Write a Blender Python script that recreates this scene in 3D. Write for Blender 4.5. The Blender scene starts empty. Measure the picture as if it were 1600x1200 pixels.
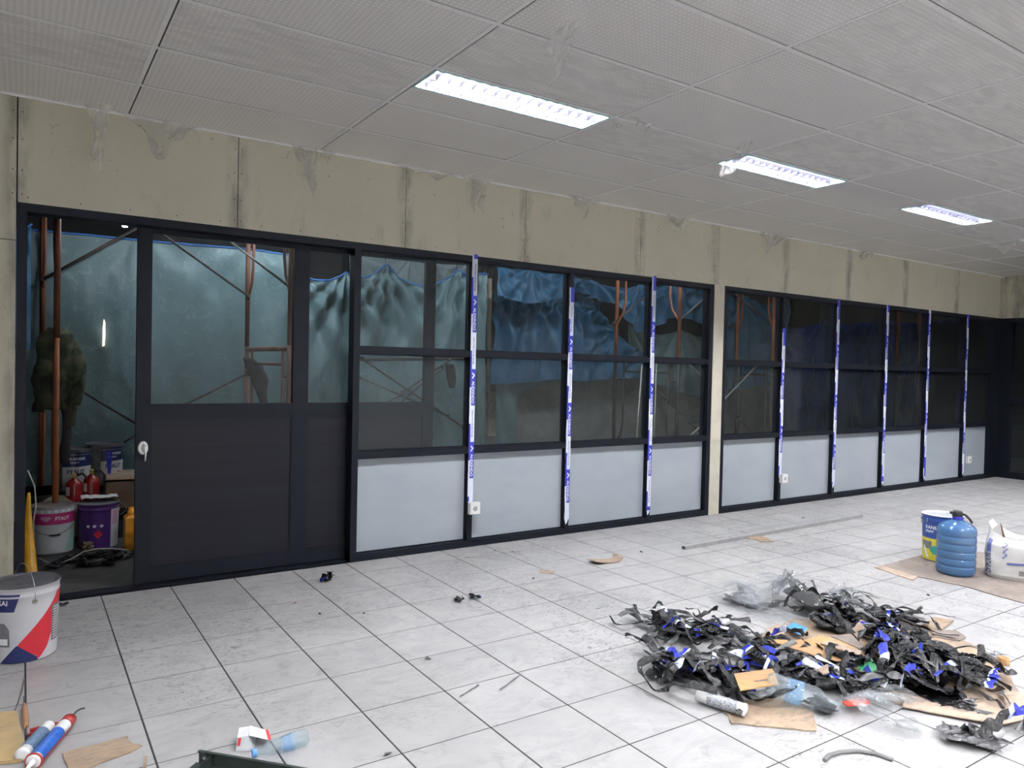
import bpy, bmesh, math, random
from mathutils import Vector, Matrix, noise
C = bpy.context.scene.collection
SC = bpy.context.scene
PI = math.pi
rnd = random.Random(7)

# ------------------------------------------------------------------ camera, world, exposure
CAMP = Vector((-0.423085, -5.241317, 1.484524))
RIGHT = Vector((0.833437, -0.552163, 0.022357)); FWD = Vector((0.552576, 0.833178, -0.021796)); UP = Vector((-0.006592, 0.030519, 0.999512))
FPX = 1155.526
cd = bpy.data.cameras.new('camera'); cam = bpy.data.objects.new('camera', cd); C.objects.link(cam)
cam.matrix_world = Matrix(((RIGHT.x, UP.x, -FWD.x, CAMP.x), (RIGHT.y, UP.y, -FWD.y, CAMP.y), (RIGHT.z, UP.z, -FWD.z, CAMP.z), (0, 0, 0, 1)))
cd.sensor_width = 36; cd.lens = FPX / 1600 * 36; cd.clip_start = 0.02; cd.clip_end = 100
SC.camera = cam
w = bpy.data.worlds.new('world'); SC.world = w; w.use_nodes = True
w.node_tree.nodes['Background'].inputs[0].default_value = (0.35, 0.45, 0.6, 1)
w.node_tree.nodes['Background'].inputs[1].default_value = 0.05
SC.view_settings.view_transform = 'Standard'; SC.view_settings.look = 'None'
SC.view_settings.gamma = 1; SC.view_settings.use_curve_mapping = False
SC.view_settings.exposure = 0.0
SC.cycles.use_denoising = True
SC.cycles.max_bounces = 8; SC.cycles.transparent_max_bounces = 24; SC.cycles.diffuse_bounces = 5; SC.cycles.glossy_bounces = 4
SC.cycles.caustics_reflective = False; SC.cycles.caustics_refractive = False
SC.cycles.sample_clamp_indirect = 4
TUBE_POWER = 560.0      # emission of the fluorescent tubes
BULB_POWER = 300.0     # emission of the bare site bulbs outside

# ------------------------------------------------------------------ where a pixel of the photograph meets a plane of the place
def ray(u, v): return FWD + RIGHT * ((u - 800) / FPX) - UP * ((v - 600) / FPX)
def F(u, v, z=0.0):
    d = ray(u, v); return CAMP + d * ((z - CAMP.z) / d.z)
def W(u, v, y=0.0):
    d = ray(u, v); return CAMP + d * ((y - CAMP.y) / d.y)
def WX(u, v, x=11.88):
    d = ray(u, v); return CAMP + d * ((x - CAMP.x) / d.x)

# ------------------------------------------------------------------ objects
def tag(o, label=None, cat=None, group=None, kind=None):
    if label: o['label'] = label
    if cat: o['category'] = cat
    if group: o['group'] = group
    if kind: o['kind'] = kind
    return o
def empty(name, loc=(0, 0, 0), rz=0.0):
    o = bpy.data.objects.new(name, None); o.location = loc; o.rotation_euler = (0, 0, rz); o.empty_display_size = .1
    C.objects.link(o); return o
def thing(name, label, cat, loc=(0, 0, 0), rz=0.0, group=None):
    return tag(empty(name, loc, rz), label, cat, group)
def copy_tree(o, parent=None):
    c = o.copy(); C.objects.link(c)
    if parent: c.parent = parent
    for ch in list(o.children): copy_tree(ch, c)
    return c

class MB:
    def __init__(s): s.v = []; s.f = []; s.m = []; s.uv = {}; s.sm = []; s.mats = []
    def mi(s, m):
        if m is None: return 0
        if m not in s.mats: s.mats.append(m)
        return s.mats.index(m)
    def face(s, idx, m=0, uv=None, sm=False):
        s.f.append(tuple(idx)); s.m.append(m); s.sm.append(sm)
        if uv: s.uv[len(s.f) - 1] = uv
    def box(s, a, b, m=None, c=0.0):
        mi = s.mi(m); x0, y0, z0 = [min(p, q) for p, q in zip(a, b)]; x1, y1, z1 = [max(p, q) for p, q in zip(a, b)]; n = len(s.v)
        if c <= 0:
            s.v += [(x0, y0, z0), (x1, y0, z0), (x1, y1, z0), (x0, y1, z0), (x0, y0, z1), (x1, y0, z1), (x1, y1, z1), (x0, y1, z1)]
            for q in ((0, 3, 2, 1), (4, 5, 6, 7), (0, 1, 5, 4), (1, 2, 6, 5), (2, 3, 7, 6), (3, 0, 4, 7)): s.face([n + i for i in q], mi)
        else:   # chamfered along the top face
            s.v += [(x0, y0, z0), (x1, y0, z0), (x1, y1, z0), (x0, y1, z0), (x0, y0, z1 - c), (x1, y0, z1 - c), (x1, y1, z1 - c), (x0, y1, z1 - c),
                    (x0 + c, y0 + c, z1), (x1 - c, y0 + c, z1), (x1 - c, y1 - c, z1), (x0 + c, y1 - c, z1)]
            for q in ((0, 3, 2, 1), (0, 1, 5, 4), (1, 2, 6, 5), (2, 3, 7, 6), (3, 0, 4, 7), (4, 5, 9, 8), (5, 6, 10, 9), (6, 7, 11, 10), (7, 4, 8, 11), (8, 9, 10, 11)):
                s.face([n + i for i in q], mi)
        return s
    def tube(s, pts, r, m=None, seg=8, cap=True, flat=1.0):
        mi = s.mi(m); pts = [Vector(p) for p in pts]; n = len(s.v); k = len(pts)
        rs = r if isinstance(r, (list, tuple)) else [r] * k
        up = None
        for i, p in enumerate(pts):
            t = (pts[min(i + 1, k - 1)] - pts[max(i - 1, 0)]).normalized()
            if up is None:
                up = Vector((0, 0, 1)) if abs(t.z) < .9 else Vector((0, 1, 0))
            a = t.cross(up)
            if a.length < 1e-6: a = t.cross(Vector((1, 0, 0)))
            a.normalize(); b = a.cross(t).normalized(); up = b
            for j in range(seg):
                an = 2 * PI * j / seg; q = p + a * (math.cos(an) * rs[i]) + b * (math.sin(an) * rs[i] * flat); s.v.append(tuple(q))
        for i in range(k - 1):
            for j in range(seg):
                j2 = (j + 1) % seg; s.face((n + i * seg + j, n + i * seg + j2, n + (i + 1) * seg + j2, n + (i + 1) * seg + j), mi, None, True)
        if cap:
            s.face([n + j for j in range(seg)][::-1], mi); s.face([n + (k - 1) * seg + j for j in range(seg)], mi)
        return s
    def lathe(s, prof, m=None, seg=40, c=(0, 0, 0), wob=None, closed=False):
        mi = s.mi(m); n = len(s.v); k = len(prof)
        for (r, z) in prof:
            for j in range(seg):
                a = 2 * PI * j / seg; rr = r * (wob(a, z) if wob else 1)
                s.v.append((c[0] + rr * math.cos(a), c[1] + rr * math.sin(a), c[2] + z))
        for i in range(k - 1):
            for j in range(seg):
                j2 = (j + 1) % seg; s.face((n + i * seg + j, n + i * seg + j2, n + (i + 1) * seg + j2, n + (i + 1) * seg + j), mi, None, True)
        if prof[0][0] > 1e-4 and not closed: s.face([n + j for j in range(seg)][::-1], mi)
        if prof[-1][0] > 1e-4 and not closed: s.face([n + (k - 1) * seg + j for j in range(seg)], mi)
        return s
    def grid(s, fn, nu, nv, m=None, sm=True, uvs=(1, 1), skip=None):
        mi = s.mi(m) if not callable(m) or m is None else None; n = len(s.v)
        for j in range(nv + 1):
            for i in range(nu + 1): s.v.append(tuple(fn(i / nu, j / nv)))
        for j in range(nv):
            for i in range(nu):
                if skip and skip((i + .5) / nu, (j + .5) / nv): continue
                a = n + j * (nu + 1) + i
                s.face((a, a + 1, a + nu + 2, a + nu + 1), mi, [(x / nu * uvs[0], y / nv * uvs[1]) for x, y in ((i, j), (i + 1, j), (i + 1, j + 1), (i, j + 1))], sm)
        return s
    def slab(s, poly, z0, z1, m=None, zf=None):
        """a flat piece with the outline poly (x, y), from z0 to z1; zf(x, y) lifts it"""
        mi = s.mi(m); n = len(s.v); k = len(poly); zf = zf or (lambda x, y: 0)
        for (x, y) in poly: s.v.append((x, y, z0 + zf(x, y)))
        for (x, y) in poly: s.v.append((x, y, z1 + zf(x, y)))
        area = sum(poly[i][0] * poly[(i + 1) % k][1] - poly[(i + 1) % k][0] * poly[i][1] for i in range(k))
        o = list(range(k)) if area > 0 else list(range(k))[::-1]
        s.face([n + i for i in o[::-1]], mi); s.face([n + k + i for i in o], mi)
        for a in range(k):
            i, j = o[a], o[(a + 1) % k]; s.face((n + i, n + j, n + k + j, n + k + i), mi)
        return s
    def raw(s, verts, faces, m=None, sm=False):
        mi = s.mi(m); n = len(s.v); s.v += [tuple(p) for p in verts]
        for f in faces: s.face([n + i for i in f], mi, None, sm)
        return s
    def build(s, name, mat=None, parent=None, loc=None, rot=None, **tags):
        me = bpy.data.meshes.new(name); me.from_pydata(s.v, [], s.f)
        mats = list(s.mats)
        if mat is not None: mats = [mat] if not mats else mats
        for m in mats: me.materials.append(m)
        if len(mats) > 1: me.polygons.foreach_set('material_index', s.m)
        me.polygons.foreach_set('use_smooth', s.sm)
        if s.uv:
            ul = me.uv_layers.new(name='UVMap')
            for fi, uv in s.uv.items():
                st = me.polygons[fi].loop_start
                for q, c in enumerate(uv): ul.data[st + q].uv = c
        me.update()
        o = bpy.data.objects.new(name, me); C.objects.link(o)
        if parent: o.parent = parent
        if loc is not None: o.location = loc
        if rot is not None: o.rotation_euler = rot
        return tag(o, **tags)

def inst(name, me, parent, loc=(0, 0, 0), rot=None, **tags):
    o = bpy.data.objects.new(name, me); C.objects.link(o); o.parent = parent; o.location = loc
    if rot: o.rotation_euler = rot
    return tag(o, **tags)

_txt = {}
def text_mesh(txt, size, bold=0.0, shear=0.0):
    """triangles of a line of lettering, origin at its left end on the base line"""
    k = (txt, size, bold, shear)
    if k not in _txt:
        cu = bpy.data.curves.new('lettering', 'FONT'); cu.body = txt; cu.size = size; cu.offset = bold; cu.shear = shear; cu.resolution_u = 2
        ob = bpy.data.objects.new('lettering', cu); C.objects.link(ob); bpy.context.view_layer.update()
        me = ob.to_mesh(); vs = [v.co.copy() for v in me.vertices]; fs = [tuple(p.vertices) for p in me.polygons]
        ob.to_mesh_clear(); C.objects.unlink(ob); bpy.data.objects.remove(ob)
        _txt[k] = (vs, fs, max([p.x for p in vs] or [0]), max([p.y for p in vs] or [0]))
    return _txt[k]

# ------------------------------------------------------------------ materials
class NT:
    def __init__(s, name):
        s.mat = bpy.data.materials.new(name); s.mat.use_nodes = True; s.t = s.mat.node_tree; s.n = s.t.nodes; s.b = s.n['Principled BSDF']; s.out = s.n['Material Output']
    def add(s, typ, **kw):
        n = s.n.new(typ)
        for k, v in kw.items():
            if k.startswith('i_'): n.inputs[k[2:].replace('_', ' ')].default_value = v
            else: setattr(n, k, v)
        return n
    def link(s, a, b): s.t.links.new(a, b)
    def pos(s):
        return s.add('ShaderNodeNewGeometry').outputs['Position']
    def obj(s): return s.add('ShaderNodeTexCoord').outputs['Object']
    def noise(s, scale, detail=4, rough=.55, vec=None, stretch=None, dist=0.0):
        n = s.add('ShaderNodeTexNoise'); n.inputs['Scale'].default_value = scale; n.inputs['Detail'].default_value = detail; n.inputs['Roughness'].default_value = rough
        n.inputs['Distortion'].default_value = dist
        v = vec or s.pos()
        if stretch:
            mp = s.add('ShaderNodeMapping'); mp.inputs['Scale'].default_value = stretch; s.link(v, mp.inputs['Vector']); v = mp.outputs[0]
        s.link(v, n.inputs['Vector']); return n.outputs['Fac']
    def ramp(s, fac, stops):
        r = s.add('ShaderNodeValToRGB'); e = r.color_ramp.elements
        while len(e) < len(stops): e.new(.5)
        for el, (p, c) in zip(e, stops):
            el.position = p; el.color = (c, c, c, 1) if isinstance(c, (int, float)) else (*c, 1)
        s.link(fac, r.inputs[0]); return r.outputs[0]
    def mix(s, fac, a, b, typ='MIX'):
        m = s.add('ShaderNodeMix', data_type='RGBA', blend_type=typ)
        for val, i in ((fac, 0), (a, 6), (b, 7)):
            if hasattr(val, 'is_output') or isinstance(val, bpy.types.NodeSocket): s.link(val, m.inputs[i])
            else: m.inputs[i].default_value = val if i == 0 else (*val, 1)
        return m.outputs[2]
    def bump(s, h, strength=.2, dist=.01):
        b = s.add('ShaderNodeBump'); b.inputs['Strength'].default_value = strength; b.inputs['Distance'].default_value = dist
        s.link(h, b.inputs['Height']); s.link(b.outputs[0], s.b.inputs['Normal'])
    def schlick(s, f0=.04, k=.96, p=5.0, nrm=None):
        lw = s.add('ShaderNodeLayerWeight'); lw.inputs[0].default_value = .5
        if nrm: s.link(nrm, lw.inputs['Normal'])
        a = s.add('ShaderNodeMath', operation='POWER'); a.inputs[1].default_value = p; s.link(lw.outputs['Facing'], a.inputs[0])
        b = s.add('ShaderNodeMath', operation='MULTIPLY_ADD'); b.inputs[1].default_value = k; b.inputs[2].default_value = f0; s.link(a.outputs[0], b.inputs[0]); return b.outputs[0]
    def base(s, c):
        if isinstance(c, bpy.types.NodeSocket): s.link(c, s.b.inputs['Base Color'])
        else: s.b.inputs['Base Color'].default_value = (*c, 1)

M = {}
def simple(name, col, rough=.5, metal=0.0, var=.12, scale=18, bump=.0, coat=0.0, alpha=None, spec=None):
    n = NT(name); f = n.noise(scale, 5)
    d = tuple(x * (1 - var) for x in col); l = tuple(min(1, x * (1 + var)) for x in col)
    n.base(n.ramp(f, [(.3, d), (.7, l)])); n.b.inputs['Roughness'].default_value = rough; n.b.inputs['Metallic'].default_value = metal
    if coat: n.b.inputs['Coat Weight'].default_value = coat; n.b.inputs['Coat Roughness'].default_value = .15
    if bump: n.bump(f, bump, .01)
    if spec is not None: n.b.inputs['Specular IOR Level'].default_value = spec
    if alpha is not None: n.b.inputs['Alpha'].default_value = alpha
    M[name] = n.mat; return n.mat

def mk_floor():
    n = NT('glazed_floor_tile'); p = n.pos()
    oi = n.add('ShaderNodeObjectInfo')
    cloud = n.noise(1.7, 6, .6, dist=.6); fine = n.noise(6, 8, .7, dist=1.2)
    streak = n.noise(3.2, 9, .75, stretch=(.9, 1.7, 1), dist=1.6)
    c = n.ramp(cloud, [(.3, (.285, .279, .280)), (.7, (.368, .359, .360))])
    c = n.mix(n.ramp(streak, [(.47, 0.), (.62, .55)]), c, (.25, .25, .255))
    c = n.mix(n.ramp(fine, [(.56, 0.), (.74, .6)]), c, (.17, .17, .175))
    smear = n.noise(.55, 3, .5); scuff = n.noise(13, 9, .8, stretch=(1, 1.8, 1), dist=2.5)
    msk = n.ramp(smear, [(.47, 0.), (.60, 1.)]); sc = n.ramp(scuff, [(.53, 0.), (.60, .9)])
    c = n.mix(n.mix(1.0, msk, sc, 'MULTIPLY'), c, (.09, .09, .09))
    spk = n.noise(42, 4, .9); c = n.mix(n.ramp(spk, [(.70, 0.), (.75, .75)]), c, (.06, .06, .06))
    tv = n.add('ShaderNodeMapRange'); tv.inputs[3].default_value = .94; tv.inputs[4].default_value = 1.03
    n.link(oi.outputs['Random'], tv.inputs[0])
    cmb = n.add('ShaderNodeCombineColor'); [n.link(tv.outputs[0], cmb.inputs[i]) for i in range(3)]
    c = n.mix(1.0, c, cmb.outputs[0], 'MULTIPLY')
    n.base(c); n.link(n.ramp(fine, [(.3, .30), (.7, .52)]), n.b.inputs['Roughness']); n.b.inputs['Specular IOR Level'].default_value = .35
    n.bump(fine, .04, .004); M['tile'] = n.mat
mk_floor()
simple('grout', (.022, .022, .024), .9)

def mk_ceiling(name, wrinkle):
    n = NT(name); p = n.pos()
    mp = n.add('ShaderNodeMapping'); mp.inputs['Rotation'].default_value = (0, 0, 0); mp.inputs['Scale'].default_value = (38, 38, 0.0); n.link(p, mp.inputs[0])
    vo = n.add('ShaderNodeTexVoronoi'); vo.inputs['Randomness'].default_value = 0.0; vo.inputs['Scale'].default_value = 1; n.link(mp.outputs[0], vo.inputs['Vector'])
    dots = n.ramp(vo.outputs['Distance'], [(.20, 1.), (.34, 0.)])
    big = n.noise(1.1, 5, .6, dist=.5); wr = n.noise(3.0, 9, .72, stretch=(.7, 2.2, 1), dist=2.0)
    c = n.ramp(big, [(.3, (.78, .75, .72)), (.7, (.86, .835, .805))])
    c = n.mix(n.mix(1.0, dots, (1., 1., 1.), 'MULTIPLY'), c, (1., .99, .975))
    if wrinkle: c = n.mix(n.ramp(wr, [(.40, .0), (.62, .6)]), c, (.56, .545, .53))
    n.base(c); n.b.inputs['Roughness'].default_value = .45 if not wrinkle else .4
    n.b.inputs['Coat Weight'].default_value = .3 if wrinkle else .6; n.b.inputs['Coat Roughness'].default_value = .035 if not wrinkle else .2
    h = n.mix(.5, wr, n.mix(1.0, dots, (.25, .25, .25), 'MULTIPLY'))
    b = n.add('ShaderNodeBump'); b.inputs['Strength'].default_value = .12 if not wrinkle else .5; b.inputs['Distance'].default_value = .006
    n.link(wr, b.inputs['Height'])
    if wrinkle: n.link(b.outputs[0], n.b.inputs['Coat Normal'])
    n.link(b.outputs[0], n.b.inputs['Normal'])
    M[name] = n.mat
mk_ceiling('ceiling_panel', False); mk_ceiling('ceiling_panel_dusty', True)
simple('tee_bar', (.90, .89, .88), .35, var=.05)
simple('dark_gap', (.03, .03, .03), .9)

def mk_board():
    n = NT('cement_board'); g = n.add('ShaderNodeTexCoord')
    big = n.noise(.9, 5, .6); mid = n.noise(4.5, 8, .65, stretch=(1, 1, .5)); 
    c = n.ramp(big, [(.3, (.44, .415, .325)), (.7, (.53, .505, .41))])
    c = n.mix(n.ramp(mid, [(.58, 0.), (.75, .45)]), c, (.20, .185, .15))
    sep = n.add('ShaderNodeSeparateXYZ'); n.link(g.outputs['Generated'], sep.inputs[0])
    ab = n.add('ShaderNodeMath', operation='SUBTRACT'); ab.inputs[1].default_value = .5; n.link(sep.outputs['X'], ab.inputs[0])
    a2 = n.add('ShaderNodeMath', operation='ABSOLUTE'); n.link(ab.outputs[0], a2.inputs[0])
    e = n.ramp(a2.outputs[0], [(.43, 0.), (.48, .75)])
    sm = n.noise(7, 5, .6, stretch=(1, 1, .35)); c = n.mix(n.mix(1.0, e, n.ramp(sm, [(.4, .1), (.6, 1.)]), 'MULTIPLY'), c, (.17, .16, .135))
    spot = n.noise(20, 5, .7); msk = n.noise(1.8, 2); 
    c = n.mix(n.mix(1.0, n.ramp(spot, [(.60, 0.), (.68, .8)]), n.ramp(msk, [(.5, 0.), (.62, 1.)]), 'MULTIPLY'), c, (.11, .10, .085))
    n.base(c); n.b.inputs['Roughness'].default_value = .85; n.bump(mid, .15, .004); M['board'] = n.mat
mk_board()
simple('column_beige', (.50, .47, .39), .8, var=.1, scale=6)
simple('frame_black', (.0055, .0068, .0115), .5, var=.15, scale=30, spec=.12)
def mk_door_panel():
    n = NT('door_panel_black'); f = n.noise(4, 6, .6, stretch=(.12, 1, 9))
    n.base(n.ramp(f, [(.3, (.006, .0062, .0098)), (.7, (.0105, .0108, .0165))])); n.b.inputs['Roughness'].default_value = .5; n.b.inputs['Specular IOR Level'].default_value = .15; n.bump(f, .12, .003); M['door_panel'] = n.mat
mk_door_panel()
def mk_panel():
    n = NT('frosted_panel'); f = n.noise(1.3, 5, .6, stretch=(1, 1, 2)); s = n.noise(9, 7, .7)
    c = n.ramp(f, [(.3, (.295, .33, .37)), (.7, (.35, .385, .42))]); c = n.mix(n.ramp(s, [(.66, 0.), (.74, .35)]), c, (.25, .27, .29))
    n.base(c); n.b.inputs['Roughness'].default_value = .33; n.b.inputs['Specular IOR Level'].default_value = .4; M['panel'] = n.mat
mk_panel()

def mk_glass(name, tint, dust=.04, rough=.0, veil_col=(.55, .6, .62)):
    n = NT(name); n.n.remove(n.b)
    tr = n.add('ShaderNodeBsdfTransparent'); tr.inputs[0].default_value = (*tint, 1)
    gl = n.add('ShaderNodeBsdfGlossy'); gl.inputs['Roughness'].default_value = rough
    di = n.add('ShaderNodeBsdfDiffuse'); di.inputs[0].default_value = (*veil_col, 1)
    fr = n.schlick(.022, .7)
    d = n.noise(2.5, 6, .7); dr = n.ramp(d, [(.3, dust * .5), (.75, dust * 1.8)])  # thin dust that also paints in the veil of room reflections
    m1 = n.add('ShaderNodeMixShader'); n.link(dr, m1.inputs[0]); n.link(tr.outputs[0], m1.inputs[1]); n.link(di.outputs[0], m1.inputs[2])
    m2 = n.add('ShaderNodeMixShader'); n.link(fr, m2.inputs[0]); n.link(m1.outputs[0], m2.inputs[1]); n.link(gl.outputs[0], m2.inputs[2])
    n.link(m2.outputs[0], n.out.inputs[0]); M[name] = n.mat
mk_glass('pane_glass', (.95, .98, .985), .012)
def mk_film(name, tint, milk, milkcol=(.8, .82, .85), rough=.12, fres=1.5):
    n = NT(name); n.n.remove(n.b)
    tr = n.add('ShaderNodeBsdfTransparent'); tr.inputs[0].default_value = (*tint, 1)
    gl = n.add('ShaderNodeBsdfGlossy'); gl.inputs['Roughness'].default_value = rough
    di = n.add('ShaderNodeBsdfDiffuse'); di.inputs[0].default_value = (*milkcol, 1)
    tl = n.add('ShaderNodeBsdfTranslucent'); tl.inputs[0].default_value = (*milkcol, 1)
    fr = n.schlick(.04 if fres > 1 else .05, .5 if fres > 1.3 or fres < 1 else .12, 3.5)
    ma = n.add('ShaderNodeMixShader'); ma.inputs[0].default_value = .4; n.link(di.outputs[0], ma.inputs[1]); n.link(tl.outputs[0], ma.inputs[2])
    d = n.noise(7 if fres > 1 else 30, 4, .6); dr = n.ramp(d, [(.3, milk * .7), (.7, milk * 1.3)])
    m1 = n.add('ShaderNodeMixShader'); n.link(dr, m1.inputs[0]); n.link(tr.outputs[0], m1.inputs[1]); n.link(ma.outputs[0], m1.inputs[2])
    m2 = n.add('ShaderNodeMixShader'); n.link(fr, m2.inputs[0]); n.link(m1.outputs[0], m2.inputs[1]); n.link(gl.outputs[0], m2.inputs[2])
    n.link(m2.outputs[0], n.out.inputs[0]); M[name] = n.mat
mk_film('clear_film', (.93, .94, .95), .16)
mk_film('ceiling_film', (.99, .99, .99), .26, (1, 1, .99), .2, 1.25)
mk_film('smoky_film', (.45, .46, .48), .35, (.22, .22, .23))
mk_film('water_bottle', (.90, .95, .97), .16, (.75, .82, .88), .06)
def mk_galon():
    n = NT('galon_blue'); n.base((.075, .18, .37)); n.b.inputs['Roughness'].default_value = .08; n.b.inputs['Alpha'].default_value = .72; n.b.inputs['Specular IOR Level'].default_value = .8; n.bump(n.noise(9, 3, .5), .15, .01); M['galon_blue'] = n.mat
    n = NT('galon_water'); n.base((.07, .16, .26)); n.b.inputs['Roughness'].default_value = .1; n.b.inputs['Alpha'].default_value = .6; M['galon_water'] = n.mat
mk_galon()
mk_film('bottle_label_blue', (.75, .88, .98), .22, (.40, .60, .92), .2)

def mk_tarp(name, c0, c1, trans=.25):
    n = NT(name); n.n.remove(n.b)
    big = n.noise(1.1, 6, .6, dist=.4); cr = n.noise(9, 8, .7, dist=1.2); wv = n.noise(220, 2, .5)
    col = n.ramp(big, [(.3, c0), (.72, c1)]); col = n.mix(n.ramp(cr, [(.55, 0.), (.7, .35)]), col, tuple(min(1, x * 1.8 + .02) for x in c1))
    b = n.add('ShaderNodeBump'); b.inputs['Strength'].default_value = .35; b.inputs['Distance'].default_value = .02; n.link(cr, b.inputs['Height'])
    di = n.add('ShaderNodeBsdfDiffuse'); tl = n.add('ShaderNodeBsdfTranslucent'); gl = n.add('ShaderNodeBsdfGlossy'); gl.inputs['Roughness'].default_value = .33
    for q in (di, tl): n.link(col, q.inputs[0])
    for q in (di, tl, gl): n.link(b.outputs[0], q.inputs['Normal'])
    a = n.add('ShaderNodeMixShader'); a.inputs[0].default_value = trans; n.link(di.outputs[0], a.inputs[1]); n.link(tl.outputs[0], a.inputs[2])
    fr = n.schlick(.03, .35, 4, b.outputs[0])
    m2 = n.add('ShaderNodeMixShader'); n.link(fr, m2.inputs[0]); n.link(a.outputs[0], m2.inputs[1]); n.link(gl.outputs[0], m2.inputs[2])
    n.link(m2.outputs[0], n.out.inputs[0]); M[name] = n.mat
mk_tarp('tarp_teal', (.125, .20, .225), (.19, .28, .30))
mk_tarp('tarp_blue', (.025, .10, .20), (.045, .155, .28))
mk_tarp('tarp_grey', (.20, .24, .25), (.28, .32, .33))
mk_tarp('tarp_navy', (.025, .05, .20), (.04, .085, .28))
simple('tarp_hem', (.02, .10, .30), .5)

def mk_print(name):
    """protective film: blue and white printed side, glossy black back"""
    n = NT(name); uv = n.add('ShaderNodeTexCoord').outputs['UV']; sp = n.add('ShaderNodeSeparateXYZ'); n.link(uv, sp.inputs[0])
    f = n.add('ShaderNodeMath', operation='FRACT'); n.link(sp.outputs['X'], f.inputs[0])
    c = n.ramp(f.outputs[0], [(.0, (.02, .03, .33)), (.17, (.02, .03, .33)), (.18, (.55, .60, .74)), (.24, (.55, .60, .74)), (.25, (.006, .006, .008)), (1., (.006, .006, .008))])
    g = n.add('ShaderNodeNewGeometry'); c = n.mix(g.outputs['Backfacing'], c, (.006, .006, .008))
    n.base(c); n.b.inputs['Roughness'].default_value = .13; n.b.inputs['Specular IOR Level'].default_value = .5; n.b.inputs['Coat Weight'].default_value = .2; n.bump(n.noise(26, 6, .6, dist=1.5), .9, .018); M[name] = n.mat
mk_print('printed_film')
def mk_black_film():
    n = NT('black_film'); f = n.noise(26, 6, .6, dist=1.5); n.base((.006, .006, .008)); n.b.inputs['Roughness'].default_value = .13; n.b.inputs['Specular IOR Level'].default_value = .5
    n.bump(f, .9, .018); M['black_film'] = n.mat
mk_black_film()
simple('grey_film', (.07, .07, .075), .3, var=.3, bump=.4)
simple('tape_blue', (.025, .03, .36), .35, var=.1); simple('tape_white', (.70, .74, .86), .35, var=.04); simple('ink_dark', (.03, .03, .06), .5)
simple('ink_white', (.80, .82, .85), .5, var=.02)
simple('white_plastic', (.74, .74, .73), .35, var=.03); simple('grey_plastic', (.35, .35, .35), .5)
simple('steel', (.45, .46, .48), .35, .8); simple('alu_tube', (.42, .42, .43), .35, .5)
simple('louver', (.016, .016, .026), .4, .0, var=.02)
simple('reflector', (.85, .88, .92), .3, .0, var=.02)
simple('frame_cyan', (.35, .55, .58), .4)
def mk_rust(name, a, b_, c_):
    n = NT(name); f = n.noise(7, 6, .65, stretch=(1, 1, .35)); n.base(n.ramp(f, [(.3, a), (.5, b_), (.72, c_)])); n.b.inputs['Roughness'].default_value = .65; n.bump(f, .2, .004); M[name] = n.mat
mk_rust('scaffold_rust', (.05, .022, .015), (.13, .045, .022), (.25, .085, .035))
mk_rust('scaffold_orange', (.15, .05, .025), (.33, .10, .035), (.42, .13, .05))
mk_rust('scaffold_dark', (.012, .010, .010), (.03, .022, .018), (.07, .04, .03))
simple('brace_steel', (.10, .09, .085), .5, .4, var=.4)
def mk_cardboard(name, a, b_, dirt=.5):
    n = NT(name); f = n.noise(3.5, 7, .65); s = n.noise(9, 8, .75, stretch=(1, 2.5, 1), dist=1); c = n.ramp(f, [(.3, a), (.7, b_)])
    g_ = n.noise(2.1, 6, .7, dist=1.2); c = n.mix(n.ramp(g_, [(.48, 0.), (.62, dirt)]), c, (.15, .12, .105)); c = n.mix(n.ramp(s, [(.50, 0.), (.66, dirt)]), c, (.13, .10, .085)); n.base(c); n.b.inputs['Roughness'].default_value = .85; n.bump(s, .15, .004); M[name] = n.mat
mk_cardboard('card_brown', (.265, .185, .13), (.345, .26, .185), .7); mk_cardboard('card_pink', (.29, .215, .165), (.37, .285, .225), .6)
mk_cardboard('card_orange', (.36, .20, .085), (.43, .25, .11), .35); mk_cardboard('card_grey', (.15, .125, .11), (.27, .225, .20), .75)
mk_cardboard('card_tan', (.36, .26, .12), (.42, .30, .15), .3); mk_cardboard('card_dark', (.14, .08, .05), (.20, .12, .08), .4)
mk_cardboard('timber', (.50, .42, .30), (.62, .54, .42), .3)
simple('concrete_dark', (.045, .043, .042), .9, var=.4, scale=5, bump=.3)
def mk_conc():
    n = NT('rough_mortar'); f = n.noise(2.2, 9, .72, dist=.6); g = n.noise(14, 7, .7)
    c = n.ramp(f, [(.3, (.17, .16, .155)), (.7, (.32, .30, .285))]); c = n.mix(n.ramp(g, [(.6, 0.), (.75, .4)]), c, (.30, .29, .27)); n.base(c); n.b.inputs['Roughness'].default_value = .9; n.bump(f, .6, .03); M['mortar'] = n.mat
mk_conc()
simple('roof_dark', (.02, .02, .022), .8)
simple('room_wall', (.75, .73, .69), .85); simple('dark_wall', (.55, .54, .52), .8)
simple('pail_white', (.55, .55, .58), .32, var=.06, scale=9); simple('pail_navy', (.012, .018, .09), .3); simple('pail_red', (.50, .02, .035), .3, var=.06)
simple('pail_lid', (.07, .07, .085), .5, .2, var=.35); simple('pail_magenta', (.42, .03, .16), .35); simple('pail_purple', (.06, .02, .14), .35); simple('pail_mint', (.35, .55, .48), .4)
simple('pail_yellow', (.62, .55, .05), .4); simple('pail_green', (.03, .35, .30), .4); simple('pail_blue', (.02, .06, .26), .35); simple('pail_pink', (.50, .30, .42), .4); simple('pail_grey', (.16, .16, .17), .45, var=.3)
simple('ext_red', (.22, .008, .010), .3); simple('brass', (.35, .30, .06), .4); simple('rubber', (.012, .012, .012), .6)
simple('jerry_orange', (.70, .28, .02), .45); simple('board_yellow', (.75, .38, .02), .35)
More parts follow.
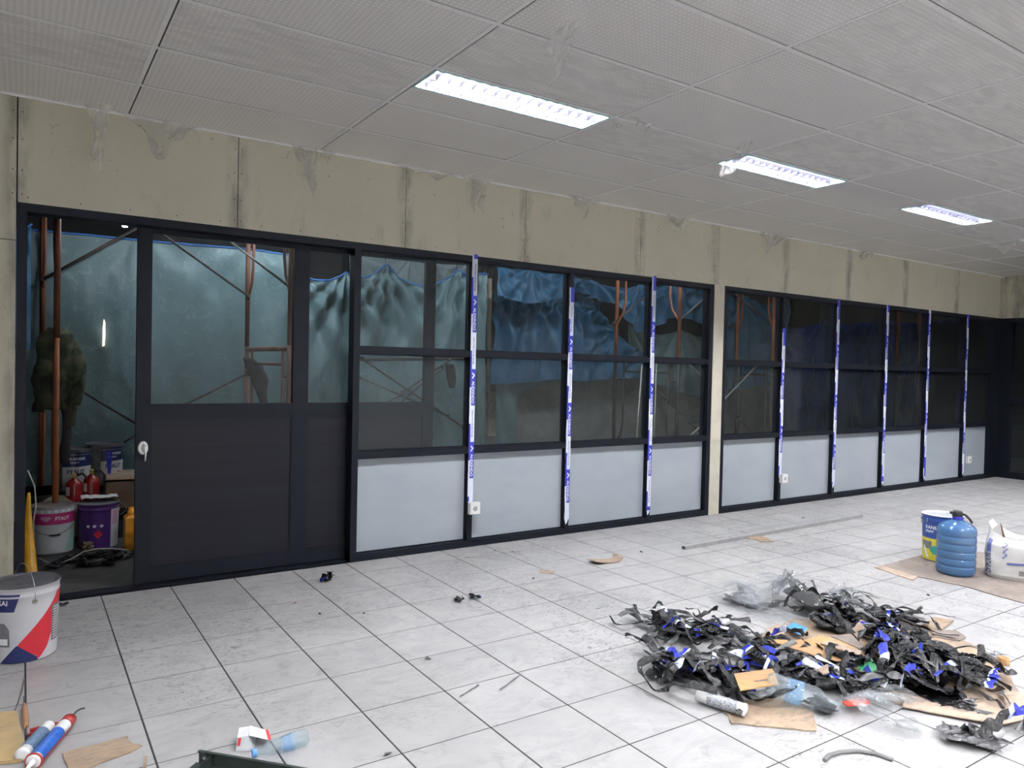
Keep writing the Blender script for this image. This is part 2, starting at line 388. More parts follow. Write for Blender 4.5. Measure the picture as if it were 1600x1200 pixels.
simple('sack_tan', (.28, .25, .16), .9, bump=.3); simple('sack_white', (.60, .59, .58), .65, var=.05, bump=.2); simple('sack_ink', (.06, .07, .16), .6); simple('sack_blue', (.12, .14, .36), .6)
def mk_camo():
    n = NT('work_cloth'); f = n.noise(9, 3, .5, dist=.6); n.base(n.ramp(f, [(.35, (.012, .014, .010)), (.48, (.035, .045, .022)), (.56, (.06, .07, .035)), (.66, (.10, .09, .06))])); n.b.inputs['Roughness'].default_value = .9; n.bump(n.noise(30, 5), .4, .01); M['camo'] = n.mat
mk_camo()
simple('cloth_dark', (.03, .025, .028), .9, var=.4, bump=.3)
simple('cable_white', (.55, .53, .48), .5); simple('hose_grey', (.12, .12, .12), .5)
simple('tube_white', (.78, .78, .78), .25, var=.03); simple('tube_blue', (.02, .10, .42), .3, var=.3, scale=60); simple('tube_slate', (.10, .16, .25), .35, var=.3, scale=80)
simple('gun_red', (.30, .025, .025), .4); simple('wood_handle', (.33, .17, .09), .6); simple('scoop_green', (.018, .026, .022), .35); simple('cap_blue', (.12, .32, .72), .35)
simple('print_red', (.62, .04, .05), .5); simple('spray_print', (.30, .31, .34), .35, var=.75, scale=150); simple('paper_white', (.62, .64, .67), .6); simple('bright_blue', (.08, .28, .66), .3, var=.3); simple('plastic_red', (.60, .06, .03), .4); simple('green_card', (.02, .18, .07), .5)
def emis(name, col, s):
    n = NT(name); n.base((0, 0, 0)); n.b.inputs['Emission Color'].default_value = (*col, 1); n.b.inputs['Emission Strength'].default_value = s; M[name] = n.mat
emis('tube_light', (.965, .975, 1.0), TUBE_POWER); emis('bulb_light', (.95, .97, 1.0), BULB_POWER); emis('yard_fill', (.85, .93, 1.0), 210.0); emis('slit_glow', (1, .85, .65), 3.0)  # yard tubes serve added lamps; the slit's daylight is put in as emission

# ================================================================== the setting
X0, X1, YB, HC = -3.6, 11.88, -9.0, 3.0136
HT = 2.392
TS, TX0, TY0 = .4, 0.0, -.2931
# ---- floor with its tiles
fl = MB().box((X0, YB, -.06), (X1, .0, -.0016)).build('floor', M['grout'], kind='structure')
cells = []
for i in range(-9, 30):
    for k in range(-1, 22):
        x0, x1 = TX0 + i * TS, TX0 + (i + 1) * TS; y1 = TY0 - k * TS; y0 = y1 - TS
        y1 = min(y1, -.001); x0 = max(x0, X0); x1 = min(x1, X1 - .002); y0 = max(y0, YB)
        if x1 - x0 < .03 or y1 - y0 < .03: continue
        c = Vector(((x0 + x1) / 2, (y0 + y1) / 2, 0)) - CAMP; d = c.dot(FWD)
        vis = False
        if d > .3:
            for px, py in ((x0, y0), (x1, y0), (x0, y1), (x1, y1)):
                q = Vector((px, py, 0)) - CAMP; dd = q.dot(FWD)
                if dd > .2 and abs(q.dot(RIGHT) / dd * FPX) < 800 and abs(q.dot(UP) / dd * FPX) < 600: vis = True
        area = (x1 - x0) * (y1 - y0) / max(d, .3) ** 3
        cells.append((vis, area, x0, y0, x1, y1))
cells.sort(key=lambda c: (not c[0], -c[1]))
tile_me = {}
rest = MB()
GX, GY = .0038, .0030    # half joint widths: the joints that run away from the wall are wider
for q, (vis, area, x0, y0, x1, y1) in enumerate(cells):
    dz = rnd.uniform(-.0003, .0003); gx = GX * rnd.uniform(.7, 1.15); gy = GY * rnd.uniform(.7, 1.5)
    if q < 300:
        key = (round(x1 - x0, 3), round(y1 - y0, 3))
        if key not in tile_me:
            hx, hy = key[0] / 2, key[1] / 2
            o = MB().box((-hx + GX, -hy + GY, -.004), (hx - GX, hy - GY, 0), None, .0008).build('tile', M['tile'], fl); o.location = ((x0 + x1) / 2, (y0 + y1) / 2, dz); tile_me[key] = o.data
        else: inst('tile', tile_me[key], fl, ((x0 + x1) / 2, (y0 + y1) / 2, dz))
    else: rest.box((x0 + gx, y0 + gy, -.006), (x1 - gx, y1 - gy, dz), None, .0012)
rest.build('distant_tiles', M['tile'], fl, kind='stuff')

# ---- ceiling: soffit slab, tee bars, film-faced panels
ce = MB().box((X0, YB, HC + .09), (X1, 0.0, HC + .15)).build('ceiling', M['dark_gap'], kind='structure')
PX, PY, CX0, CY0 = 1.2222, .6, .106, -.015
lights = [(x, y) for x in (1, 3, 5, 7) for y in (0, 1, 2)]
light_cells = {(8, 4), (8, 7)} | {(m, 2) for m in (1, 3, 5, 7)} | {(m, 7) for m in (-1, 1, 3, 5, 7)} | {(m, 11) for m in range(-3, 9)} | {(m, 13) for m in range(-3, 9)}  # includes cells of unseen lights added to brighten the room
pm = {}
dusty = {(2, 5), (3, 3), (3, 4), (3, 5), (1, 3), (2, 2), (-1, 1), (6, 2), (2, 6), (3, 2), (4, 4), (5, 3)}
for m in range(-4, 10):
    for k in range(0, 15):
        x0, x1 = CX0 + m * PX, CX0 + (m + 1) * PX; y1 = CY0 - k * PY; y0 = y1 - PY
        x0 = max(x0, X0); x1 = min(x1, X1); y0 = max(y0, YB)
        if x1 - x0 < .05: continue
        if (m, k) in light_cells: y0, y1 = (y1 - .3, y1) if k == 2 else (y0, y1 - .3)   # the light takes half of the module
        mt = 'ceiling_panel_dusty' if (m, k) in dusty or rnd.random() < .06 else 'ceiling_panel'
        key = (round(x1 - x0, 3), round(y1 - y0, 3), mt)
        loc = ((x0 + x1) / 2, (y0 + y1) / 2, HC + rnd.uniform(-.0006, .0006))
        rot = (rnd.uniform(-.002, .002), rnd.uniform(-.0012, .0012), 0)
        if key not in pm:
            hx, hy = key[0] / 2, key[1] / 2
            o = MB().box((-hx + .021, -hy + .012, 0), (hx - .012, hy - .017, .012)).build('ceiling_panel', M[mt], ce, loc, rot); pm[key] = o.data
        else: inst('ceiling_panel', pm[key], ce, loc, rot)
for m in range(-3, 10): 
    x = CX0 + m * PX; MB().box((x + .012, YB, HC + .0008), (x + .0215, 0, HC + .02), M['dark_gap']).box((x - .012, YB, HC - .003), (x + .012, 0, HC + .02), M['tee_bar']).build('tee_bar', M['tee_bar'], ce)
for k in range(0, 15):
    y = CY0 - k * PY; MB().box((X0, y - .0175, HC + .0008), (X1, y - .012, HC + .02), M['dark_gap']).box((X0, y - .012, HC - .0025), (X1, y + .012, HC + .02), M['tee_bar']).build('tee_bar', M['tee_bar'], ce)

# ---- back wall: cement boards above and beside the partition
wb = empty('wall_back'); tag(wb, kind='structure')
ZT = HC + .09
for a, b in ((-.452, .79), (.79, 2.035), (2.035, 3.155), (3.155, 4.49), (4.49, 5.535), (5.535, 6.69), (6.69, 7.91), (7.91, 9.17), (9.17, 10.51), (10.51, 11.88)):
    MB().box((a + .0025, 0, HT), (b - .0025, .1, ZT)).build('cement_board', M['board'], wb)
MB().box((-1.67, 0, 2.17), (-.457, .1, ZT)).build('cement_board', M['board'], wb); MB().box((-1.67, 0, 0), (-.457, .1, 2.165)).build('cement_board', M['board'], wb)
MB().box((X0, 0, 0), (-1.675, .1, ZT)).build('cement_board', M['board'], wb)
MB().box((X0, .02, HT + .01), (X1, .09, ZT)).build('stud_backing', M['dark_gap'], wb)
MB().box((5.537, -.004, 0), (5.690, .104, HT)).build('beige_column', M['column_beige'], wb)
MB().box((X0, .1, HT), (X1 + 6, .14, 3.6)).build('outer_cladding', M['concrete_dark'], wb)
sc = MB()
for jx in (-.452, .79, 2.035, 3.155, 4.49, 5.535, 6.69, 7.91, 9.17, 10.51):
    for z in (2.44, 2.58, 2.76, 2.92):
        for s in (-.022, .022): sc.lathe([(.004, 0), (.003, .002)], None, 6, (0, 0, 0)); n = len(sc.v); sc.v[n - 12:] = [(jx + s + p[0], -.0005 - p[2], z + rnd.uniform(-.0, .0) + p[1]) for p in sc.v[n - 12:]]
for i in range(46):
    x = -.4 + i * .27; sc.lathe([(.004, 0), (.003, .002)], None, 6); n = len(sc.v); sc.v[n - 12:] = [(x + p[0], -.0005 - p[2], 2.425 + p[1]) for p in sc.v[n - 12:]]
sc.build('screw_heads', M['dark_gap'], wb, kind='stuff')
# ---- the other walls of the room
MB().box((X0 - .1, YB, 0), (X0, .1, ZT)).build('wall_left', M['room_wall'], kind='structure')
MB().box((X0 - .1, YB - .1, 0), (X1 + .1, YB, ZT)).build('wall_front', M['dark_wall'], kind='structure')
wr = empty('wall_right', (X1, 0, 0)); tag(wr, kind='structure')
for a, b in ((0, -1.22), (-1.224, -2.44), (-2.444, -9)): MB().box((0, b, HT), (.1, a, ZT)).build('cement_board', M['board'], wr)
MB().box((0, -9, 0), (.1, -3.3, HT)).build('cement_board', M['board'], wr)

# ---- glazed partitions
FR = .0455
def bar(a, b, name, par, mat='frame_black'): return MB().box(a, b).build(name, M[mat], par)
ZS0, ZS1, ZM0, ZM1, ZB = .775, .826, 1.567, 1.617, .052
def partition(name, xs, ends, xe):
    r = empty(name, (0, 0, 0)); tag(r, kind='structure')
    bar((xs[0] - .0, .0, HT - .05), (xe, .1, HT), 'header', r)
    bar((xs[0], .0, -.0), (xe, .1, ZB), 'base_rail', r)
    allx = [xs[0]] + xs[1:]
    for i, x in enumerate(xs):
        bar((x, -.0012, 0 if i == 0 else ZB), (x + (FR if i else .05), .1, HT - .05), 'post' if i == 0 else 'mullion', r)
    bar((xe - ends, 0, ZB), (xe, .1, HT - .05), 'post', r)
    for i, x in enumerate(xs):
        a = x + FR + (.0045 if i == 0 else 0); b = xs[i + 1] if i + 1 < len(xs) else xe - ends
        bar((a, .003, ZS0), (b, .1, ZS1), 'sill_rail', r); bar((a, .003, ZM0), (b, .1, ZM1), 'transom', r)
        bead = MB()
        for z0, z1 in ((ZB, ZS0), (ZS1, ZM0), (ZM1, HT - .05)):
            bead.box((a, .036, z0), (a + .008, .048, z1)).box((b - .008, .036, z0), (b, .048, z1)).box((a, .036, z0), (b, .048, z0 + .009)).box((a, .036, z1 - .008), (b, .048, z1))
        bead.build('glazing_bead', M['frame_black'], r)
        MB().box((a, .05, ZB), (b, .058, ZS0)).build('lower_panel', M['panel'], r)
        MB().box((a, .05, ZS1), (b, .056, ZM0)).build('pane', M['pane_glass'], r)
        MB().box((a, .05, ZM1), (b, .056, HT - .05)).build('pane', M['pane_glass'], r)
    return r
w1 = partition('window_1', [1.632, 2.640, 3.650, 4.655], .055, 5.535)
w2 = partition('window_2', [5.692, 6.670, 7.692, 8.757, 9.780, 10.832], .27, 11.88)
# printed protective film left on the room side of the mullions
def tape(par, x, z0, z1, phase, torn=0):
    o = MB(); n = 0; rr = random.Random(int(x * 100)); H = .30
    xl, xm, xr = x - .002, x + .012, x + FR + .001
    for (a, b, off, y) in ((xl, xm + .004, phase + H / 2, -.0035), (xm, xr, phase, -.005)):
        z = z0
        while z < z1 - 1e-4:
            k = math.floor((z - off) / H + 1e-6); zt = min(z1, off + (k + 1) * H)
            steps = max(1, int((zt - z) / .05))
            mat = M['tape_blue'] if k % 2 == 0 else M['tape_white']
            for q in range(steps):
                za, zb_ = z + (zt - z) * q / steps, z + (zt - z) * (q + 1) / steps
                w_ = rr.uniform(-.0035, .0025) if torn else rr.uniform(-.0008, .0008)
                o.box((a + w_, y, za), (b + w_ * .6, y + .003, zb_), mat)
            z = zt
    # a torn tag at each end
    o.slab([(xl, 0), (xr - .01, .0), (xr - .022, .03), (xl + .01, .045)], 0, .002, M['tape_white']); k = len(o.v) - 8
    for i in range(k, k + 8): p = o.v[i]; o.v[i] = (p[0], -.006 - p[2], z0 - p[1])
    s = o.build('protective_film', None, par, label='blue and white printed protective film strip')
    # lettering: white logo and word on the blue lengths, small dark print on the white ones
    L = MB(); k = math.floor((z0 - phase) / H) - 1
    while phase + k * H < z1:
        a, b = phase + k * H, phase + (k + 1) * H
        if a >= z0 - .02 and b <= z1 + .02:
            if k % 2 == 0:
                vs, fs, wd, ht = text_mesh('ALEXINDO', .036, .0008); sx = .185 / wd
                L.raw([(xm + .004 + p.y * 0.9, -.0058, b - .10 - p.x * sx) for p in vs], fs, M['ink_white'])
                L.raw([(xm + .004, -.0058, b - .025), (xm + .032, -.0058, b - .052), (xm + .004, -.0058, b - .085), (xm + .004, -.0058, b - .066), (xm + .018, -.0058, b - .052), (xm + .004, -.0058, b - .043)], [(0, 1, 4, 5), (5, 4, 1, 2, 3)][:1] + [(4, 1, 2, 3)], M['ink_white'])
            else:
                vs, fs, wd, ht = text_mesh('PROTECTIVE FILM', .02, .0003); sx = .22 / wd
                L.raw([(xm + .008 + p.y * .8, -.0058, b - .04 - p.x * sx) for p in vs], fs, M['ink_dark'])
        k += 1
    if L.f: L.build('lettering', None, s)
def zoff(u, v): return W(u, v).z
tape(w1, 2.640, .375, 2.405, zoff(733, 519))
tape(w1, 3.650, W(886, 811).z, W(890, 449).z, zoff(888, 577), 1)
tape(w1, 4.655, W(1014, 797).z, 2.405, zoff(1018, 551), 0)
tape(w2, 6.670, .355, W(1222, 513).z, 1.2, 1)
tape(w2, 7.692, W(1305, 756).z, HT + .004, .95, 1)
tape(w2, 8.757, W(1380, 752).z, HT + .004, 1.1, 1)
tape(w2, 9.780, W(1447, 744).z, HT + .004, 1.3, 1)
tape(w2, 10.832, W(1506, 737).z, HT + .004, 1.0, 1)

# ---- the sliding door in its opening
d1 = empty('door_1'); tag(d1, kind='structure')
bar((-.452, 0, 0), (-.401, .1, HT), 'jamb', d1); bar((-.401, 0, HT - .05), (1.632, .1, HT), 'header', d1)
bar((-.401, .1, HT - .045), (2.75, .17, HT - .005), 'track', d1)
MB().box((-.40, .04, -.006), (2.6, .16, .004)).build('floor_rail', M['frame_black'], d1)
LY = .112
lx0 = W(213, 600, LY).x; lx1 = lx0 + .087; lm0 = W(457.5, 600, LY).x; lm1 = W(481.5, 600, LY).x; lr1 = lx0 + 2.17; lr0 = lr1 - .087
LZ0, LZ1 = .012, HT - .046
leaf = empty('sliding_leaf'); leaf.parent = d1
for a, b in ((lx0, lx1), (lm0, lm1), (lr0, lr1)): bar((a, LY, LZ0), (b, LY + .042, LZ1), 'stile', leaf)
for a, b in ((lx1, lm0), (lm1, lr0)):
    zr0, zr1 = W(400, 652, LY).z, W(400, 630, LY).z
    bar((a, LY + .001, LZ1 - .03), (b, LY + .041, LZ1), 'rail', leaf); bar((a, LY + .001, zr0), (b, LY + .041, zr1), 'rail', leaf); bar((a, LY + .001, LZ0), (b, LY + .041, .105), 'rail', leaf)
    MB().box((a, LY + .012, .105), (b, LY + .03, zr0)).build('lower_panel', M['door_panel'], leaf)
    MB().box((a, LY + .018, zr1), (b, LY + .024, LZ1 - .03)).build('pane', M['pane_glass'], leaf)
    mb = MB(); mb.box((a, LY + .004, .105), (a + .01, LY + .012, zr0)).box((b - .01, LY + .004, .105), (b, LY + .012, zr0)).box((a, LY + .004, zr0 - .01), (b, LY + .012, zr0)).box((a, LY + .002, .105), (b, LY + .012, .117)); mb.build('bead', M['frame_black'], leaf)
# white hook lock on the left stile
hk = W(223, 700, LY); hm = MB()
ring = [(hk.x + math.cos(t) * .021, LY - .008, hk.z + math.sin(t) * .036) for t in [PI * (.5 + i / 9) for i in range(0, 19)]]
hm.tube(ring, .010, M['white_plastic'], 8); hm.box((hk.x - .017, LY - .006, hk.z - .03), (hk.x + .015, LY, hk.z + .03), M['grey_plastic'])
hm.tube([(hk.x + .008, LY - .022, hk.z + .01), (hk.x + .014, LY - .024, hk.z - .03), (hk.x + .012, LY - .02, hk.z - .085)], [.007, .006, .005], M['white_plastic'], 8)
hm.build('handle', None, leaf, label='white plastic hook lock with hanging key tab')

# ---- right wall glazing (door 2)
d2 = empty('door_2', (X1, 0, 0)); tag(d2, kind='structure')
ys = [0, WX(1579, 600).y, -1.35, -1.45, -2.5]
yl = WX(1579, 600).y
bar((0, yl, 0), (.1, 0.0, HT), 'post', d2); bar((0, -3.3, HT - .06), (.1, yl, HT), 'header', d2); bar((0, -3.3, 0), (.1, yl, .10), 'base_rail', d2)
bar((.0, -3.3, WX(1590, 632).z), (.09, yl, WX(1590, 621).z), 'transom', d2); bar((0, -1.62, .1), (.1, -1.52, HT - .06), 'mullion', d2); bar((0, -3.3, .1), (.1, -3.2, HT - .06), 'post', d2)
for a, b in ((-1.52, yl), (-3.2, -1.62)):
    MB().box((.045, a, .1), (.052, b, WX(1590, 632).z)).build('pane', M['pane_glass'], d2); MB().box((.045, a, WX(1590, 621).z), (.052, b, HT - .06)).build('pane', M['pane_glass'], d2)
st = MB(); st.box((-.004, -3.3, HT - .035), (0, -.42, HT), M['tape_blue'])
k = -.55
while k > -1.6: st.box((-.006, k - .05, HT - .03), (-.004, k, HT - .008), M['tape_white']); k -= .2
st.build('protective_film', None, d2, label='blue printed protective film strip along the header')

# ---- trim_1: aluminium edge between ceiling and back wall
MB().box((X0, -.012, HC - .012), (X1, .0, HC + .002)).build('trim_1', M['tee_bar'], kind='structure')

# ---- outside: dark yard floor, far mortar wall, tin roof
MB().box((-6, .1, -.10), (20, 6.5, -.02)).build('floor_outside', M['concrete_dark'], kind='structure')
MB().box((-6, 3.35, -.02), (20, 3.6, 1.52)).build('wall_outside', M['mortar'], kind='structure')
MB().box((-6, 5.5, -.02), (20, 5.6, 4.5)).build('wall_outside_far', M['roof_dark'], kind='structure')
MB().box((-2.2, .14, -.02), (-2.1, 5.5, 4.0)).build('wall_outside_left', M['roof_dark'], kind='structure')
MB().box((15.5, -6, -.1), (15.6, 6.5, 3.4)).build('wall_added_right', M['roof_dark'], kind='structure')  # added dark enclosure keeps world light from showing in the right glazing
MB().box((11.98, -6, -.1), (15.5, .1, -.02)).build('floor_added_right', M['concrete_dark'], kind='structure')
MB().box((11.98, -6.1, -.1), (15.6, -6, 3.4)).build('wall_added_end', M['roof_dark'], kind='structure')
MB().box((11.98, -6, 3.35), (15.6, .1, 3.4)).build('roof_added_right', M['roof_dark'], kind='structure')
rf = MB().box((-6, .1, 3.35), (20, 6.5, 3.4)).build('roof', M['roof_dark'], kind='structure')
for i in range(14):
    x = -2.0 + i * 1.25; MB().tube([(x, .14, 3.24), (x + .1, 5.5, 3.30)], .028, None, 6).build('rafter', M['scaffold_rust'], rf)
for y in (.9, 2.0, 3.1, 4.2):
    MB().tube([(-2.1, y, 3.19), (18, y, 3.19)], .022, None, 6).build('purlin', M['scaffold_dark'], rf)

# ================================================================== ceiling lights
def troffer():
    r = thing('louvred_ceiling_light', 'x', 'ceiling light')
    L, Wd, D = PX - .03, .285, .075; hx, hw = L / 2, Wd / 2
    fm = MB()
    for a, b in (((-hx, -hw, -.006), (hx, -hw + .014, .004)), ((-hx, hw - .014, -.006), (hx, hw, .004)), ((-hx, -hw, -.006), (-hx + .014, hw, .004)), ((hx - .014, -hw, -.006), (hx, hw, .004))): fm.box(a, b)
    fm.build('frame', M['frame_cyan'], r)
    hs = MB().box((-hx, -hw, D), (hx, hw, D + .004)).box((-hx, -hw, 0), (-hx + .003, hw, D)).box((hx - .003, -hw, 0), (hx, hw, D)).box((-hx, -hw, 0), (hx, -hw + .003, D)).box((-hx, hw - .003, 0), (hx, hw, D))
    hs.build('housing', M['reflector'], r)
    for s in (-1, 1):
        MB().tube([(-hx + .04, s * hw * .5, D * .62), (hx - .04, s * hw * .5, D * .62)], .013, None, 8).build('fluorescent_tube', M['tube_light'], r)
    n = 15
    me = None
    for i in range(1, n + 1):
        x = -hx + L * i / (n + 1)
        if me is None:
            b = MB()     # a blade with two parabolic scoops, thicker at its top
            for s in (-1, 1):
                k = len(b.v); ys_ = [s * (hw - .014) * t for t in (0, .25, .5, .75, 1)]; zs = [.0, .008, .012, .008, .0]
                for y, z in zip(ys_, zs): b.v += [(-.0015, y, z), (.0015, y, z), (.007, y, .036), (-.007, y, .036)]
                for j in range(4):
                    a0 = k + j * 4
                    for q in range(4): b.face((a0 + q, a0 + (q + 1) % 4, a0 + 4 + (q + 1) % 4, a0 + 4 + q), 0, None, False)
            me = b.build('louvre_blade', M['louver'], r, (x, 0, -.002)).data
        else: inst('louvre_blade', me, r, (x, 0, -.002))
    MB().box((-hx + .014, -.004, -.002), (hx - .014, .004, .034)).build('centre_divider', M['louver'], r)
    return r
t0 = troffer()
lamp_labels = {(1, 0): 'nearest and largest lit louvred ceiling light, at the upper middle', (3, 0): 'second lit louvred ceiling light with torn film hanging from its left end', (5, 0): 'third lit louvred ceiling light, small, toward the right edge', (7, 0): 'farthest lit louvred ceiling light at the right frame edge'}
first = True
for row, yc in ((0, -1.665), (1, -4.37), (2, -6.77), (3, -2.568), (4, -7.968)):  # unseen rear rows and end lights are added to brighten ceiling and far floor
    for m in ((8,) if row == 3 else range(-3, 9) if row in (2, 4) else (-1, 1, 3, 5, 7, 8)):
        if row == 0 and m in (-1, 8): continue
        o = t0 if first else copy_tree(t0); first = False
        o.location = (CX0 + (m + .5) * PX, yc, HC)
        o['label'] = lamp_labels.get((m, row), 'one of the out-of-view louvred ceiling lights, most of them added to brighten the room'); 
        if row: o['group'] = 'louvred ceiling lights behind the viewer'
        else: o['group'] = 'row of louvred ceiling lights'

# ================================================================== torn film hanging from the ceiling
def hang(label, pts, length, width, seed, lean=(0, 0), milk='ceiling_film', zt=None):
    """a torn sheet: pts is its attached edge on the ceiling, it falls by length with a ragged lower edge"""
    rr = random.Random(seed); P = [Vector(p) for p in pts]; o = MB()
    def top(t):
        s = t * (len(P) - 1); i = min(int(s), len(P) - 2); return P[i].lerp(P[i + 1], s - i)
    ph = [rr.uniform(0, 6) for _ in range(6)]
    def fn(u, v):
        p = top(u).copy(); ll = length * 1.35 * (.65 + .45 * math.sin(u * 5 + ph[0]) ** 2) * (1 - .75 * abs(2 * u - 1) ** 2 if width else 1)
        c = top(.5); nar = 1.15 - .55 * v; p = c + (p - c) * nar
        p.z -= ll * v
        p.x += lean[0] * v + .02 * math.sin(u * 11 + ph[1] + v * 3) * v; p.y += lean[1] * v - .028 * math.sin(u * 14 + ph[2] + v * 5) * (.2 + v) - .012
        q = noise.noise_vector(p * 9 + Vector((seed, 0, 0))); return p + q * .02 * (.3 + v)
    o.grid(fn, 22, 26, M[milk], True)
    return o.build('torn_plastic_film', M[milk], None, label=label, cat='plastic film')
def wallside(u0, v0, u1, v1, dy=-.03):
    a = F(u0, v0, HC - .003); b = F(u1, v1, HC - .003); a.y = min(a.y, dy); b.y = min(b.y, dy); return [a, b]
hang('long torn clear film hanging down the wall above the open doorway', wallside(135, 160, 172, 166), .36, 1, 1)
hang('wide rag of clear film hanging where ceiling meets wall right of the long one', wallside(185, 180, 300, 202), .17, 1, 2, (.02, 0))
hang('thin shred of clear film on the wall above the sliding door', wallside(455, 226, 490, 234), .26, 1, 3, (.05, 0))
hang('small square tag of film at the ceiling edge above the door', wallside(500, 236, 515, 239), .06, 1, 4, (.02, 0))
hang('pointed film shred hanging above the first blue strip', wallside(725, 276, 762, 284), .24, 1, 5)
hang('ripple of loose film along the ceiling edge left of the pointed shred', wallside(612, 256, 725, 277), .05, 1, 6)
hang('film flap folded at the ceiling edge above the second blue strip', wallside(890, 305, 935, 314), .14, 1, 7)
hang('film flap at the ceiling edge just left of the beige column', wallside(1035, 336, 1072, 343), .12, 1, 8)
hang('film flap at the ceiling edge right of the beige column', wallside(1180, 364, 1225, 372), .16, 1, 9, (-.1, 0))
hang('small film flap high on the wall toward the far corner', wallside(1325, 392, 1350, 396), .08, 1, 10)
a = F(905, 18, HC - .003)
hang('long twisted ribbon of film hanging from the ceiling behind the nearest light', [F(880, 40, HC - .004), F(905, 35, HC - .004)], .20, 1, 11, (-.02, .10))
hang('film scrap taped by the right end of the nearest light', [F(948, 188, HC - .004), F(972, 196, HC - .004)], .035, 1, 12)
hang('crinkled bunch of film right of the nearest light', [F(985, 183, HC - .004), F(1015, 192, HC - .004)], .05, 1, 13)
hang('torn film bunched around the left end of the second light', [F(1128, 255, HC - .004), F(1165, 238, HC - .004)], .10, 1, 14, (-.02, .05))
hang('stiff corner of film standing off above the second light', [F(1150, 232, HC - .004), F(1172, 222, HC - .004)], .05, 1, 15)
hang('pale film shred by the ceiling near the right frame edge', [F(1545, 385, HC - .004), F(1590, 378, HC - .004)], .09, 1, 16)

# ================================================================== sockets on the mullions
def socket(x, z, label):
    r = thing('socket_box', label, 'socket', (x, -.008, z), 0, 'white socket boxes on the mullions')
    MB().box((-.048, -.036, -.048), (.048, .0, .048)).build('back_box', M['white_plastic'], r)
    fp = MB(); fp.box((-.046, -.042, -.046), (.046, -.036, .046)); fp = fp.build('face_plate', M['white_plastic'], r)
    sp = MB(); sp.lathe([(.021, 0), (.021, .001), (.018, .001)], M['grey_plastic'], 20)
    sp.v = [(p[0], -.0425 - p[2], p[1]) for p in sp.v]; sp.build('outlet', M['grey_plastic'], fp)
a = W(738, 793); socket(a.x - .0, a.z, 'white socket box under the leftmost blue and white strip')
a = W(1221, 747); socket(a.x, a.z, 'white socket box under the first strip right of the beige column')
a = W(1510, 719); socket(a.x, a.z + .01, 'white socket box on the last strip near the far corner')
#@@OBJECTS@@
# ================================================================== outside: tarpaulins
def tarp(label, tops, zb, y, mat, seed, amp=.06, sag=.0, hem='tarp_hem', bot=None, nu=110, nv=70, fold=14, billow=.0, name='tarpaulin'):
    """tops: points (x, z) where the sheet is hooked up; between them it sags; folds radiate down from each hook"""
    o = MB(); xs = [p[0] for p in tops]; x0, x1 = xs[0], xs[-1]
    def ztop(x):
        for i in range(len(tops) - 1):
            if x <= tops[i + 1][0] + 1e-6:
                a, b = tops[i], tops[i + 1]; t = (x - a[0]) / max(1e-6, b[0] - a[0]); return a[1] + (b[1] - a[1]) * t - sag * 4 * t * (1 - t) * min(1.5, b[0] - a[0])
        return tops[-1][1]
    def zbot(x):
        if not bot: return zb
        for i in range(len(bot) - 1):
            if x <= bot[i + 1][0]:
                a, b = bot[i], bot[i + 1]; t = max(0, (x - a[0]) / (b[0] - a[0])); t = t * t * (3 - 2 * t); return a[1] + (b[1] - a[1]) * t
        return bot[-1][1]
    def fn(u, v):
        x = x0 + (x1 - x0) * u; zt = ztop(x); z = zt + (zbot(x) - zt) * v; d = 0
        for (px, pz) in tops:
            dx, dz = x - px, pz - z + .06; an = math.atan2(dx, dz); rr = math.hypot(dx, dz)
            d += amp * math.cos(an * fold + seed) * math.exp(-abs(dx) * 1.6) * min(1, rr * 2.2) * math.exp(-rr * .45)
        n = noise.noise(Vector((x * 1.3, z * .7, seed * 3.7))); n2 = noise.noise(Vector((x * 4.5, z * 2.2, seed * 1.7 + 9))); n3 = noise.noise(Vector((x * 11, z * 7, seed)))
        d += n * amp * 1.6 + (1 - abs(n2) * 2) * amp * .38 + n3 * amp * .14 - billow * math.sin(PI * v)
        return (x, y - d, z)
    o.grid(fn, nu, nv, M[mat], True)
    t = o.build(name, M[mat], None, label=label, cat='tarpaulin')
    tc = MB()
    for (px, pz) in tops:
        q = fn((px - x0) / (x1 - x0), 0); tc.tube([q, (q[0] + .01, q[1], 3.36)], .004, None, 5)
    tc.build('tie_cords', M['rubber'], t, kind='stuff')
    if hem:
        h = MB(); h.tube([tuple(Vector(fn(i / 60, 0)) + Vector((0, -.004, 0))) for i in range(61)], .012, None, 6); h.build('hem_rope', M[hem], t)
    return t
YT = 2.75
tl = W(46, 352, YT)
tarp('large flat teal tarpaulin behind the open doorway and sliding door', [(-.62, 2.63), (W(216, 371, YT).x, 2.64), (W(400, 386, YT).x, 2.66), (W(470, 392, YT).x, 2.64)], .0, YT, 'tarp_teal', 1, .035, 0, fold=7)
tarp('narrow dark blue tarpaulin fold hanging at the left edge of the doorway', [(-.95, 2.72), (-.43, 2.60), (-.36, 2.66)], 1.55, 2.55, 'tarp_blue', 2, .05, .08, nu=40)
tarp('teal tarpaulin gathered at two peaks behind the first fixed pane', [(W(455, 395, 2.62).x, 2.56), (W(540, 405, 2.62).x, 2.50), (W(600, 411, 2.62).x, 2.64), (W(714, 421, 2.62).x, 2.66), (W(757, 424, 2.62).x, 2.66)], .0, 2.62, 'tarp_teal', 3, .085, .24, fold=17, nu=160)
tarp('pale sheet hung behind the peaked teal tarpaulin', [(W(545, 396, 3.1).x, 2.80), (W(640, 406, 3.1).x, 2.80), (W(735, 418, 3.1).x, 2.80)], 1.9, 3.05, 'tarp_grey', 4, .05, .03, hem=None)
